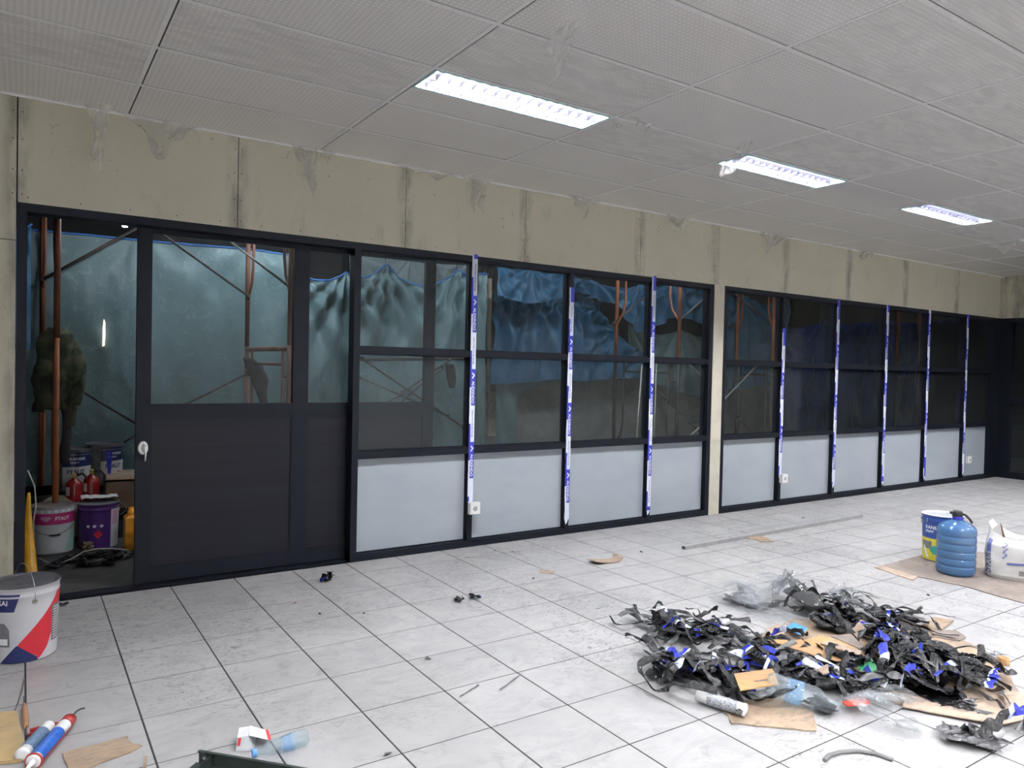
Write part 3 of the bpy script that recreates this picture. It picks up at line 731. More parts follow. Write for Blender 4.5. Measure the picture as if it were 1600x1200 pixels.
tarp('blue tarpaulin flap hanging in front at the top of the second pane', [(W(776, 418, 2.45).x, 2.72), (W(830, 424, 2.45).x, 2.72), (W(893, 432, 2.45).x, 2.72)], 2.3, 2.45, 'tarp_blue', 5, .05, .02, hem=None, bot=[(W(776, 450, 2.45).x, 2.36), (W(820, 458, 2.45).x, 2.30), (W(893, 452, 2.45).x, 2.42)])
tarp('wide blue tarpaulin with scooped neck behind the second pane', [(W(768, 470, 2.9).x, 2.47), (W(795, 478, 2.9).x, 2.44), (W(832, 478, 2.9).x, 2.44), (W(869, 474, 2.9).x, 2.52), (W(906, 480, 2.9).x, 2.44)], 1.35, 2.9, 'tarp_blue', 6, .06, .10, hem=None, bot=[(W(768, 600, 2.9).x, 1.27), (W(906, 585, 2.9).x, 1.36)])
tarp('teal lower tarpaulin with a curved hem behind the second pane', [(W(776, 585, 3.0).x, 1.42), (W(905, 582, 3.0).x, 1.42)], .9, 3.02, 'tarp_teal', 7, .03, 0, hem=None, bot=[(W(776, 660, 3).x, .05), (W(807, 670, 3).x, .05), (W(808, 608, 3.).x, 1.15), (W(850, 600, 3.).x, 1.28), (W(905, 585, 3.).x, 1.38)], nu=120)
tarp('teal strip of tarpaulin edge beside the pale timber post', [(W(748, 425, 2.5).x, 2.62), (W(762, 428, 2.5).x, 2.62)], .0, 2.5, 'tarp_teal', 8, .03, 0, nu=24)
tarp('big blue tarpaulin falling in a diagonal behind the third pane', [(W(893, 470, 2.95).x, 2.42), (W(908, 466, 2.95).x, 2.58), (W(935, 480, 2.95).x, 2.45), (W(965, 530, 2.95).x, 2.0), (W(1010, 560, 2.95).x, 1.75)], 1.35, 2.95, 'tarp_blue', 9, .07, .05, hem=None, bot=[(W(893, 595, 2.95).x, 1.32), (W(1010, 590, 2.95).x, 1.38)])
tarp('upper blue tarpaulin swag across the third and fourth panes', [(W(893, 432, 2.7).x, 2.80), (W(925, 440, 2.7).x, 2.72), (W(1000, 450, 2.7).x, 2.74), (W(1050, 450, 2.7).x, 2.84), (W(1112, 455, 2.7).x, 2.86)], 2.2, 2.7, 'tarp_blue', 10, .09, .10, hem=None, bot=[(W(893, 455, 2.7).x, 2.56), (W(950, 475, 2.7).x, 2.42), (W(1000, 520, 2.7).x, 2.05), (W(1060, 500, 2.7).x, 2.3), (W(1112, 520, 2.7).x, 2.2)], nu=150)
tarp('teal lower tarpaulin behind the fourth pane', [(W(985, 500, 3.1).x, 2.20), (W(1060, 508, 3.1).x, 2.15), (W(1160, 500, 3.1).x, 2.35)], 1.2, 3.1, 'tarp_teal', 11, .06, .12, hem=None, bot=[(W(985, 590, 3.1).x, 1.36), (W(1090, 620, 3.1).x, 1.1), (W(1160, 610, 3.1).x, 1.2)])
tarp('dark blue crumpled tarpaulin behind the first pane right of the column', [(W(1112, 455, 2.8).x, 2.86), (W(1165, 462, 2.8).x, 2.76), (W(1228, 470, 2.8).x, 2.84)], 1.3, 2.8, 'tarp_blue', 12, .09, .15, hem=None, bot=[(W(1112, 610, 2.8).x, 1.2), (W(1228, 600, 2.8).x, 1.3)])
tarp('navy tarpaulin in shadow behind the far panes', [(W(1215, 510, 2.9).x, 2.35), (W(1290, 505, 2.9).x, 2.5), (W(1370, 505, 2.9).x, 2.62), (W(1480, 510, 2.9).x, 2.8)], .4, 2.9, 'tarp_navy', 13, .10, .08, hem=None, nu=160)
slit = W(162, 520, YT - .05); MB().slab([(-.012, -.13), (.006, -.12), (.012, .0), (.008, .10), (-.002, .13), (-.010, .05)], 0, .002).build('tear_in_tarpaulin', M['slit_glow'], None, (slit.x, slit.y - .03, slit.z), (PI / 2, 0, 0), label='bright vertical tear in the teal tarpaulin, its light put in as a glow', cat='tear')  # self-glowing shape before the sheet stands in for daylight through a tear
# ---- pale timber post, white board, bits against the mortar wall
MB().tube([W(765, 447, 3.31) + Vector((0, 0, .1)), W(763, 612, 3.31)], .038, None, 4).build('timber_post', M['timber'], None, label='pale timber post in the gap between two tarpaulins', cat='post')
a = W(763, 612, 3.33); b = W(773, 681, 3.33); MB().box((a.x, 3.31, b.z), (b.x, 3.352, a.z)).build('plywood_offcut', M['timber'], None, label='pale plywood offcut in the gap below the timber post', cat='board')
a = W(1078, 604, 3.33); b = W(1098, 662, 3.33); MB().box((a.x, 3.32, b.z), (b.x, 3.352, a.z)).build('grey_board', M['pail_grey'], None, label='grey board against the mortar wall behind the fourth pane', cat='board')
for (u0, v0, u1, v1, y, lb) in ((1003, 570, 996, 668, .9, 'thin white pipe leaning in the third pane'), (1026, 560, 1022, 680, .9, 'thin white pipe leaning beside the third strip')):
    MB().tube([W(u0, v0, y), W(u1, v1, y), W(u1, v1, y) + (W(u1, v1, y) - W(u0, v0, y)) * ((W(u1, v1, y).z + .02) / (W(u0, v0, y).z - W(u1, v1, y).z))], .008, None, 6).build('thin_pipe', M['cable_white'], None, label=lb, cat='pipe')
# ---- bulbs
def bulb(u, v, y, label):
    p = W(u, v, y); r = thing('site_bulb', label, 'lamp', p)
    MB().lathe([(.0, -.034), (.016, -.030), (.028, -.016), (.031, 0), (.026, .016), (.016, .032), (.012, .042)], None, 16).build('glass_bulb', M['bulb_light'], r)
    MB().lathe([(.016, .040), (.019, .045), (.019, .085), (.010, .095)], None, 14).build('socket', M['rubber'], r)
    MB().tube([(0, 0, .09), (.01, 0, 3.34 - p.z)], .004, None, 5).build('cord', M['rubber'], r)
bulb(195, 349, 1.9, 'bare lit bulb hanging outside above the open doorway'); bulb(490, 384, 2.2, 'bare lit bulb seen through the narrow pane of the sliding door')

for x, y, pw in ((1.5, 1.75, 1), (3.9, 1.25, 1), (6.4, 1.25, 1)):  # added tube lights, hidden by the header, brighten the tarpaulins
    r = thing('yard_fill_light', 'added tube light brightening the yard, hidden above the partition head, number one from the left' if x < 5 else 'added tube light brightening the yard behind the beige column head', 'lamp', (x, y, 3.12)); r['label'] = 'unseen tube light added to brighten the yard ' + ('behind the sliding door' if x < 2 else 'behind the second pane' if x < 5 else 'behind the beige column')
    MB().box((-.6, -.02, .03), (.6, .02, .07)).build('batten', M['white_plastic'], r); MB().tube([(-.57, 0, 0), (.57, 0, 0)], .013, None, 8).build('fluorescent_tube', M['yard_fill'], r); MB().box((-.6, -.02, -.02), (-.57, .02, .03)).box((.57, -.02, -.02), (.6, .02, .03)).build('end_holders', M['white_plastic'], r)
    MB().tube([(-.5, 0, .07), (-.5, 0, .24)], .005, None, 5).tube([(.5, 0, .07), (.5, 0, .24)], .005, None, 5).build('hangers', M['steel'], r)
# ---- scaffold: walk-through frames in two lifts and cross braces
def frame(p0, p1, z0, h, mat, label, jack=True):
    r = thing('scaffold', label, 'scaffold', ((p0.x + p1.x) / 2, (p0.y + p1.y) / 2, z0)); c = Vector((r.location.x, r.location.y, 0))
    a, b = Vector((p0.x, p0.y, 0)) - c, Vector((p1.x, p1.y, 0)) - c; d = (b - a).normalized(); up = Vector((0, 0, 1)); w_ = (b - a).length
    for q, s in ((a, 1), (b, -1)):
        MB().tube([q, q + up * h], .0235, None, 10).build('post', M[mat], r)
        leg = [q + up * .46, q + d * s * .05 + up * .52, q + d * s * .13 + up * .62, q + d * s * .17 + up * .78, q + d * s * .17 + up * (h - .02)]
        MB().tube(leg, .014, None, 8).build('inner_leg', M[mat], r)
        MB().tube([q + up * (h - .28), q + d * s * .17 + up * (h - .28)], .011, None, 6).build('rung', M[mat], r)
        MB().tube([q + up * h, q + up * (h + .1)], .018, None, 8).build('coupling_pin', M[mat], r)
    MB().tube([a + up * (h - .03), b + up * (h - .03)], .0235, None, 10).build('top_bar', M[mat], r)
    MB().tube([a + d * .17 + up * (h - .17), b - d * .17 + up * (h - .17)], .013, None, 8).build('under_bar', M[mat], r)
    return r
fA = (W(88, 600, 1.62), W(65.5, 600, 2.72)); fB = (W(452, 600, 1.3), W(385, 600, 2.5)); fC = (W(1059, 600, 1.3), W(961, 600, 2.45)); fD = (W(1206, 600, 1.3), W(1150, 600, 2.4)); fE = (W(1435, 600, 1.4), W(1400, 600, 2.5))
H0 = .0
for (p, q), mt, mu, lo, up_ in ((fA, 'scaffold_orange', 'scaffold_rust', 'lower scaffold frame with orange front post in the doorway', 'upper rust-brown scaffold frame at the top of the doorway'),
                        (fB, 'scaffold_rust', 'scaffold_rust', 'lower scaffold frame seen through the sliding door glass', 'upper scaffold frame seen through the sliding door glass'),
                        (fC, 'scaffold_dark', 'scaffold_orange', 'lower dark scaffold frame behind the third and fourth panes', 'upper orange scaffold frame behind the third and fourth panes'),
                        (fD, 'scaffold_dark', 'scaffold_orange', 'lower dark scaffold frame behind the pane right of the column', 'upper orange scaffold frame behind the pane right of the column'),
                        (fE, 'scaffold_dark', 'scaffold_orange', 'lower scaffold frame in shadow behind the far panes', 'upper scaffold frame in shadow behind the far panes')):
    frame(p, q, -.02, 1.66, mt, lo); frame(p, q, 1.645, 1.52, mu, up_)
def brace(u0, v0, y0, u1, v1, y1, label, mat='brace_steel', r=.011):
    a, b = W(u0, v0, y0), W(u1, v1, y1); o = thing('scaffold_brace', label, 'scaffold brace', a)
    MB().tube([(0, 0, 0), b - a], r, None, 6).build('tube', M[mat], o)
    for q in (Vector((0, 0, 0)), b - a): MB().box(q - Vector((.018, .005, .018)), q + Vector((.018, .005, .018))).build('flattened_end', M[mat], o)
brace(68, 436, 2.6, 222, 352, 2.6, 'dark brace rising to the bulb above the open doorway', 'scaffold_dark', .015)
brace(238, 355, 1.35, 387, 462, 2.4, 'brace falling from the left top corner of the sliding door glass')
brace(345, 366, 1.9, 452, 448, 1.35, 'short brace meeting the front post behind the sliding door glass')
brace(122, 608, 2.6, 216, 664, 2.6, 'thin dark brace falling to the right in the doorway', 'scaffold_dark')
brace(175, 705, 2.6, 218, 674, 2.6, 'short dark brace low in the doorway behind the pails', 'scaffold_dark')
brace(290, 632, 2.4, 386, 584, 2.4, 'brace rising to the right low in the sliding door glass', 'scaffold_dark')
brace(562, 660, 1.35, 735, 540, 1.35, 'brace rising to the right behind the first fixed pane', 'scaffold_dark')
brace(558, 683, 1.5, 690, 575, 1.5, 'second lower brace rising to the right behind the first fixed pane', 'scaffold_dark')
brace(565, 560, 1.35, 725, 668, 1.35, 'brace falling to the right behind the first fixed pane', 'scaffold_dark')
brace(563, 590, 2.45, 700, 650, 2.45, 'rear brace falling to the right behind the first fixed pane', 'scaffold_dark')
brace(958, 505, 2.4, 1012, 460, 2.4, 'brace rising to the right at the top of the third pane')
brace(1063, 500, 1.4, 1106, 462, 1.4, 'brace rising to the right at the top of the fourth pane')
brace(1015, 600, 1.5, 1110, 690, 1.5, 'brace falling to the right low in the fourth pane', 'scaffold_dark')
brace(1068, 690, 1.2, 1108, 655, 1.2, 'pale brace low beside the beige column', 'alu_tube')
brace(1072, 565, 1.6, 1100, 590, 1.6, 'pale short brace at the transom beside the beige column', 'alu_tube')
brace(1128, 628, 1.2, 1182, 572, 1.2, 'pale brace rising to the right in the pane right of the column', 'alu_tube')
brace(1128, 625, 1.6, 1190, 692, 1.6, 'dark brace falling to the right in the pane right of the column', 'scaffold_dark')
brace(1150, 460, 1.6, 1205, 506, 1.6, 'brace falling to the right at the top of the pane right of the column')
brace(560, 562, 2.3, 740, 560, 2.3, 'level tube behind the first fixed pane', 'scaffold_dark', .02)

# ---- jacket and rags hung on the scaffold by the doorway
def lump(rings, mat, name, parent=None, seed=0, amp=.02, seg=28, fz=7, **tags):
    """a soft body lofted through rings (centre, rx, ry), creased by noise"""
    o = MB(); n = 0; k = len(rings); prof = []
    fine = 5; R_ = []
    for i in range(k - 1):
        for j in range(fine): t = j / fine; a, b = rings[i], rings[i + 1]; R_.append([a[q] + (b[q] - a[q]) * t for q in range(5)])
    R_.append(list(rings[-1]))
    for (x, y, z, rx, ry) in R_:
        for j in range(seg):
            an = 2 * PI * j / seg; p = Vector((x + rx * math.cos(an), y + ry * math.sin(an), z)); q = Vector((p.x * fz, p.y * fz, p.z * fz * .5 + seed))
            f = 1 - abs(noise.noise(q)) * 2; g = noise.noise(q * 2.3); s = amp * (f + g * .6); o.v.append((p.x + math.cos(an) * s, p.y + math.sin(an) * s, z + g * amp * .4))
    for i in range(len(R_) - 1):
        for j in range(seg): j2 = (j + 1) % seg; o.face((i * seg + j, i * seg + j2, (i + 1) * seg + j2, (i + 1) * seg + j), 0, None, True)
    o.face(list(range(seg))[::-1], 0); o.face([(len(R_) - 1) * seg + j for j in range(seg)], 0)
    return o.build(name, M[mat] if isinstance(mat, str) else mat, parent, **tags)
jk = thing('work_jacket', 'dark green and brown work jacket heaped over the scaffold in the doorway', 'jacket', (-.16, 1.72, 1.05))
lump([(-.05, .0, .02, .07, .05), (-.05, 0, .15, .11, .07), (-.04, 0, .35, .13, .08), (-.03, 0, .52, .13, .09), (-.03, 0, .62, .10, .07), (-.03, .0, .67, .04, .03)], 'camo', 'body', jk, 3, .028)
lump([(.09, -.02, .05, .035, .03), (.12, -.03, .22, .04, .035), (.11, -.02, .40, .05, .04), (.05, 0, .58, .05, .04)], 'camo', 'sleeve', jk, 8, .018)
lump([(-.15, -.0, .0, .03, .03), (-.14, 0, .25, .05, .04), (-.09, 0, .5, .05, .04)], 'cloth_dark', 'sleeve', jk, 12, .02)
lump([(.03, .04, -.42, .02, .02), (.045, .04, -.2, .03, .025), (.04, .04, .1, .035, .03)], 'cloth_dark', 'hanging_strap', jk, 15, .015)
lump([(.075, .05, -.12, .02, .015), (.09, .05, .0, .03, .02), (.06, .04, .2, .03, .02)], 'camo', 'hanging_flap', jk, 18, .012)
p = W(397, 585, 2.3); j2 = thing('rag', 'dark rag hung on the scaffold seen through the sliding door glass', 'rag', (p.x, p.y, p.z))
lump([(.10, 0, -.45, .02, .02), (.09, 0, -.25, .03, .02), (.06, 0, -.05, .07, .04), (.0, 0, .08, .07, .04), (-.06, .0, .16, .03, .03)], 'cloth_dark', 'cloth', j2, 4, .02)
p = W(703, 582, 2.3); j3 = thing('rag', 'small dark rag hung on the level tube behind the first fixed pane', 'rag', (p.x, p.y, p.z)); lump([(.03, 0, -.18, .02, .02), (.02, 0, -.06, .05, .03), (0, 0, .10, .04, .03)], 'cloth_dark', 'cloth', j3, 6, .015)

# ================================================================== pails
class Cyl:
    """wraps flat print round a slightly tapered pail whose front faces the camera"""
    def __init__(s, cx, cy, rb, rt, h, turn=0.0):
        s.rb, s.rt, s.h = rb, rt, h; s.phi = math.atan2(CAMP.y - cy, CAMP.x - cx) + turn
    def P(s, th, z, off=.0008):
        r = s.rb + (s.rt - s.rb) * z / s.h + off; a = s.phi + th; return (r * math.cos(a), r * math.sin(a), z)
    def patch(s, mb, mat, z0, z1, left, right, off=.0008, nz=14, nt=14):
        mb.grid(lambda u, v: s.P(math.radians(left(z0 + (z1 - z0) * v) + (right(z0 + (z1 - z0) * v) - left(z0 + (z1 - z0) * v)) * u), z0 + (z1 - z0) * v, off), nt, nz, mat, True)
    def text(s, mb, txt, th0, z0, hgt, mat, width=None, off=.0016, bold=.0):
        vs, fs, wd, ht = text_mesh(txt, 1.0, bold); k = hgt / ht; kx = (width / wd) if width else k
        mb.raw([s.P(math.radians(th0) + p.x * kx / s.rt, z0 + p.y * k, off) for p in vs], fs, mat)
def K(v): return lambda z: v
def lin(pts):
    def f(z):
        for (a, va), (b, vb) in zip(pts, pts[1:]):
            if z <= b: return va + (vb - va) * (z - a) / (b - a)
        return pts[-1][1]
    return f
def pail(label, x, y, rb, rt, h, body, lid, z=0.0, name='paint_pail', handle='down', turn=0, lidded=True, group=None):
    r = thing(name, label, 'pail', (x, y, z), 0, group); c = Cyl(x, y, rb, rt, h, turn)
    wt = .0015
    pr_ = [(rb - .006, 0), (rb, .004), (rb, .010)] + [(rb + (rt - rb) * t, h * t) for t in (.25, .5, .75, .86)] + [(rt - .0005 + .003, h * .875), (rt - .001, h * .89), (rt, h - .012), (rt + .004, h - .009), (rt + .005, h - .003), (rt + .001, h), (rt - .003, h - .003)]
    if lidded: pr_ += [(rt - .006, h - .010), (rt * .5, h - .012), (0.0001, h - .012)]
    else: pr_ += [(rt - .006, h - .02), (rb - .004, .008), (.0001, .008)]
    MB().lathe(pr_[:12], None, 56, closed=True).build('body', M[body], r)
    MB().lathe(pr_[11:], None, 56, closed=True).build('lid' if lidded else 'inside', M[lid], r)
    for s in (-1, 1):
        g = MB(); q = Vector(c.P(math.radians(90 * s) if handle != 'front' else math.radians(17 + (90 * (s - 1))), h * .80, .0)); n = Vector((q.x, q.y, 0)).normalized()
        t = n.cross(Vector((0, 0, 1))); k = 14; ring = [q + (t * math.cos(a) + Vector((0, 0, 1)) * math.sin(a)) * .010 for a in [2 * PI * i / k for i in range(k + 1)]]
        g.tube([p + n * .002 for p in ring], .0035, M['steel'], 6, False); g.tube([q, q + n * .008], .0055, M['brass'], 8); g.build('handle_lug', None, r)
    return r, c
# left foreground pail
r, c = pail('white, navy and red paint pail at the left edge of the floor', -.405, -.845, .142, .152, .37, 'pail_white', 'pail_lid', handle='front')
mb = MB(); c.patch(mb, M['pail_navy'], .255, .340, K(-95), lin([(0, -16), (.255, -16), (.34, -6)])); nv_ = mb.build('navy_panel', None, r, label='navy printed block'); mb = MB(); c.patch(mb, M['pail_navy'], .004, .088, lin([(0, -40), (.004, -42), (.088, -13)]), lin([(0, 24), (.004, 24), (.02, 22), (.088, -10)])); mb.build('navy_wedge', None, r, label='navy printed wedge along the bottom')
mb = MB(); c.patch(mb, M['pail_red'], .012, .335, lin([(0, 23), (.022, 22), (.088, -12), (.335, 74)]), lin([(0, 24), (.012, 27), (.06, 42), (.13, 52), (.335, 96)]), nz=30, nt=20); mb.build('red_print', None, r, label='red diagonal printed band')
mb = MB(); c.patch(mb, M['pail_grey'], .075, .255, K(50), K(84), .0014); mb.build('small_print_block', None, r)
mb = MB()
for i in range(13): c.patch(mb, M['ink_white'], .085 + i * .0128, .085 + i * .0128 + .0035, K(54), K(76 + (i * 7) % 6), .002, 1, 8)
mb.build('print_lines', None, r)
mb = MB(); c.text(mb, 'KANSAI', -70, .288, .024, M['ink_white'], .115, bold=.02); mb.build('lettering', None, nv_)
mb = MB(); c.patch(mb, M['pail_grey'], .085, .20, lin([(0, -60), (.17, -60), (.2, -44)]), lin([(0, -22), (.17, -24), (.2, -33)]), .0012); c.patch(mb, M['ink_white'], .095, .125, K(-48), K(-27), .0018); mb.build('picture_print', None, r)
hm = MB(); q = Vector(c.P(math.radians(17), .296, .008)); q2 = Vector(c.P(math.radians(17 + 180), .296, .008)); mid = (q + q2) / 2
pts = [q + (q2 - q) * (.5 - .5 * math.cos(t)) + Vector((0, 0, .155 * math.sin(t))) for t in [PI * i / 24 for i in range(25)]]
hm.tube(pts, .0017, M['steel'], 6); hm.build('handle', None, r, label='thin wire bail handle standing up')
lump([(0, 0, .0, .125, .125), (0, 0, .003, .11, .11), (0, 0, .005, .02, .02)], 'pail_lid', 'dried_paint', r, 2, .006).location = (0, 0, .36)

# bucket behind the blue water bottle
r, c = pail('navy and yellow paint pail behind the blue water bottle', 5.81, -2.205, .134, .148, .375, 'pail_blue', 'paper_white', lidded=False, z=.006)
mb = MB(); c.patch(mb, M['pail_yellow'], .008, .185, K(-100), K(100), .0005, nz=8, nt=40); c.patch(mb, M['pail_grey'], .10, .16, K(-70), K(-30)); c.patch(mb, M['pail_green'], .06, .13, lin([(0, -30), (.06, -25), (.095, -38), (.13, -25)]), K(10)); c.patch(mb, M['ink_white'], .03, .12, lin([(0, -60), (.03, -50), (.12, -66)]), lin([(0, -44), (.03, -40), (.12, -58)])); lp_ = mb.build('label_print', None, r)
mb = MB(); c.text(mb, 'KANSAI', -52, .262, .026, M['ink_white'], .125, bold=.02); c.text(mb, 'PAINT', -52, .232, .019, M['ink_white'], .075, bold=.02); c.text(mb, '1', -50, .315, .03, M['ink_white'], .012, bold=.02); mb.build('lettering', None, lp_)
hm = MB(); q, q2 = Vector(c.P(-PI / 2, .33, .004)), Vector(c.P(PI / 2, .33, .004)); out = Vector(c.P(0, 0, 0)).normalized() * -.05
hm.tube([q + (q2 - q) * (.5 - .5 * math.cos(t)) * 1.0 + Vector((0, 0, -.13 * math.sin(t))) + Vector(c.P(0, 0, 0)).normalized() * (-.17 * math.sin(t)) for t in [PI * i / 20 for i in range(21)]], .0028, M['rubber'], 6); hm.build('handle', None, r)

# pails in the doorway
r, c = pail('dented white pail with magenta band and pale lid inside the doorway', -.215, 1.5, .14, .15, .365, 'pail_white', 'card_grey', z=-.02)
mb = MB(); c.patch(mb, M['pail_magenta'], .23, .318, K(-100), K(100), nz=6, nt=40); c.patch(mb, M['pail_mint'], .02, .225, lin([(0, 35), (.02, 35), (.225, 60)]), K(98)); lp_ = mb.build('label_print', None, r)
mb = MB()
for i in range(9):   # scalloped clamp tabs of the lid
    th = -70 + i * 18; c.patch(mb, M['ink_white'], .318, .342, lin([(0, th + 4), (.318, th + 5), (.342, th)]), lin([(0, th + 10), (.318, th + 9), (.342, th + 14)]), .003, 2, 4)
mb.build('lid_tabs', None, r)
mb = MB(); c.text(mb, 'FTALIT', 6, .262, .026, M['ink_white'], .105, bold=.02); c.patch(mb, M['pail_pink'], .256, .292, lin([(0, -28), (.256, -20), (.28, -34), (.292, -28)]), lin([(0, -8), (.256, -14), (.28, -2), (.292, -8)]), .0014); mb.build('lettering', None, lp_)
hm = MB(); hm.tube([c.P(math.radians(-60 + 120 * i / 12), .21 - .055 * math.sin(PI * i / 12), .012) for i in range(13)], .002, M['rubber'], 5); hm.tube([c.P(math.radians(-8 + 26 * i / 4), .153, .014) for i in range(5)], .006, M['rubber'], 6); hm.build('handle', None, r)
r, c = pail('purple and white pail with hazard diamonds inside the doorway', .095, 1.5, .138, .148, .36, 'pail_purple', 'pail_grey', z=-.02)
mb = MB(); c.patch(mb, M['pail_white'], .01, .32, K(38), K(105), nz=6, nt=20); c.patch(mb, M['pail_pink'], .19, .30, K(42), K(72), .0014); c.patch(mb, M['pail_red'], .09, .155, lin([(0, -2), (.09, 0), (.1225, -13), (.155, 0)]), lin([(0, 2), (.09, 1), (.1225, 13), (.155, 1)]), .0014)
for th in (-28, -10, 10): c.patch(mb, M['ink_white'], .175, .203, lin([(0, th), (.175, th), (.189, th - 6), (.203, th)]), lin([(0, th), (.175, th + .5), (.189, th + 6), (.203, th + .5)]), .0014, 6, 4)
lp_ = mb.build('label_print', None, r)
hm = MB(); hm.tube([Vector(c.P(PI / 2, .3, .006 + .05 * math.sin(PI * i / 14))) + Vector((0, 0, -.06 + .10 * i / 14)) for i in range(15)], .002, M['steel'], 5); hm.build('handle', None, r)
for (u, v, y, lb, tx) in ((113, 700, 2.05, 'navy and white lettered pail behind the orange post', 'FTALIT'), (164, 692, 2.15, 'rear pail with blue drips down its white label', 'FTALIT')):
    p = W(u, v, y); h = .36; z0 = p.z - h
    r, c = pail(lb, p.x, p.y, .135, .145, h, 'pail_grey', 'pail_lid', z=z0)
    mb = MB(); L0, L1 = (-30, 95) if u < 150 else (-12, 80)
    c.patch(mb, M['pail_navy'], .215, .335, K(L0), K(L1), nz=4, nt=30); c.patch(mb, M['pail_white'], .02, .215, K(L0), K(L1), nz=4, nt=30)
    if u > 150: c.patch(mb, M['tape_blue'], .05, .30, lin([(0, 4), (.05, 12), (.30, 2)]), lin([(0, 14), (.05, 18), (.30, 24)]), .0016); c.patch(mb, M['pail_magenta'], .09, .125, K(44), K(58), .0016)
    lp_ = mb.build('label_print', None, r)
    mb = MB(); c.text(mb, 'KANSAI', L0 + 22, .27, .024, M['ink_white'], .12, bold=.02); c.text(mb, 'PAINT', L0 + 24, .243, .014, M['ink_white'], .07, bold=.02); c.text(mb, tx, L0 + 14, .155, .034, M['pail_navy'], .14, bold=.03); mb.build('lettering', None, lp_)
    # the plank platform the rear pails stand on
a = W(80, 770, 2.1); MB().box((-.40, 1.86, -.02), (.42, 2.4, W(113, 700, 2.05).z - .361)).box((-.42, 1.84, W(113, 700, 2.05).z - .386), (.44, 2.42, W(113, 700, 2.05).z - .361)).build('low_bench', M['concrete_dark'], None, label='low dark bench under the rear pails', cat='bench')
# fire extinguishers
def extinguisher(u, v, y, label):
    p = W(u, v, y); r = thing('fire_extinguisher', label, 'fire extinguisher', (p.x, p.y, .02))
    zt = p.z - .02
    MB().lathe([(.055, 0), (.062, .01), (.062, zt - .05), (.055, zt - .02), (.035, zt), (.018, zt + .01), (.018, zt + .02)], None, 24).build('cylinder', M['ext_red'], r)
    MB().box((-.015, -.014, zt + .018), (.015, .014, zt + .05)).box((-.012, -.05, zt + .045), (.012, .03, zt + .056)).build('valve', M['brass'], r)
    MB().tube([(.015, 0, zt + .035), (.06, .0, zt + .05), (.098, 0, zt - .0), (.10, 0, zt - .12), (.08, 0, zt - .22)], .010, None, 8).build('hose', M['rubber'], r)
    c = Cyl(p.x, p.y, .0625, .0625, 1.0); mb = MB(); c.patch(mb, M['ink_white'], zt - .12, zt - .05, K(-80), K(-30), .001); mb.build('label', None, r)
extinguisher(116, 750, 1.78, 'darker fire extinguisher beside the orange post'); extinguisher(143, 744, 1.80, 'right fire extinguisher with a black hose, beside the cardboard box')
# cardboard box, black crate under it, orange jerrycan
a, b = W(166, 754, 1.75), W(230, 790, 1.75)
r = thing('cardboard_box', 'brown cardboard box on a black crate beside the extinguishers', 'box', (a.x, 1.75, b.z)); hh = a.z - b.z; wd = b.x - a.x
MB().box((0, 0, 0), (wd, .32, hh)).build('carton', M['card_dark'], r); MB().slab([(-.005, -.01), (wd + .01, -.03), (wd + .01, .17), (-.01, .15)], hh, hh + .004, None, lambda x, y: .02 if y < 0 else 0).build('flap', M['card_orange'], r); MB().slab([(-.0, .17), (wd, .16), (wd + .02, .34), (0, .33)], hh + .002, hh + .006, None, lambda x, y: .05 if y > .3 else .0).build('flap', M['card_brown'], r)
mb = MB(); z1 = b.z - .002
mb.box((a.x - .02, 1.74, -.02), (a.x, 2.1, z1)).box((a.x, 1.74, -.02), (a.x + wd, 1.76, .06)).box((a.x, 1.74, z1 - .03), (a.x + wd, 1.76, z1)).box((a.x, 2.08, -.02), (a.x + wd, 2.1, z1)).box((a.x + wd, 1.74, -.02), (a.x + wd + .02, 2.1, z1)).box((a.x, 1.76, z1 - .012), (a.x + wd, 2.08, z1)); mb.build('black_crate', M['rubber'], None, label='black open crate under the cardboard box', cat='crate')
p = W(196, 856, 1.22); r = thing('jerrycan', 'orange jerrycan half hidden by the sliding door edge', 'jerrycan', (p.x, 1.24, -.02))
MB().box((0, 0, 0), (.20, .14, .27), None, .02).build('body', M['jerry_orange'], r)
MB().lathe([(.03, .25), (.03, .30), (.022, .302), (.022, .325), (.0001, .325)], M['jerry_orange'], 18, (.05, .07, 0)).build('neck_and_cap', M['jerry_orange'], r)
MB().tube([(.09, .07, .26), (.10, .07, .32), (.16, .07, .33), (.18, .07, .26)], .012, None, 8).build('handle', M['jerry_orange'], r)
# sack heap, papers, yellow rail, cable, litter on the outside floor
s1 = lump([(0, 0, 0, .15, .10), (0, 0, .10, .17, .12), (.02, 0, .22, .16, .11), (.0, 0, .30, .10, .07), (0, 0, .33, .03, .02)], 'sack_tan', 'cement_sack', None, 5, .03, label='tan sack slumped behind the magenta-banded pail', cat='sack'); s1.location = (-.14, 1.80, .03)
MB().grid(lambda u, v: (-.02 + .26 * u, 1.52 + .14 * v, .352 + .028 * abs(noise.noise(Vector((u * 4, v * 4, 3)))) + .01), 12, 8, M['sack_white'], True).build('crumpled_paper', M['sack_white'], None, label='crumpled white paper lying on the purple pail lid', cat='paper')
a, b = W(45, 770, .95), W(50, 905, .62); a.z = W(43, 770, .95).z; b.z = -.015
yl_ = MB(); D = (b - a); nb = 12
yl_.tube([a + D * (i / nb) + Vector((-.012 * math.sin(PI * i / nb), 0, 0)) for i in range(nb + 1)], [.010 + .028 * min(1, i / nb * 1.6) for i in range(nb + 1)], None, 8, True, .5); yl_.build('yellow_plank', M['board_yellow'], None, label='worn yellow plank leaning inside the left jamb', cat='plank')
cb = [W(43, 735, 1.3), W(54, 760, 1.25), W(56, 790, 1.2), W(52, 815, 1.2), F(54, 872, -.012)]
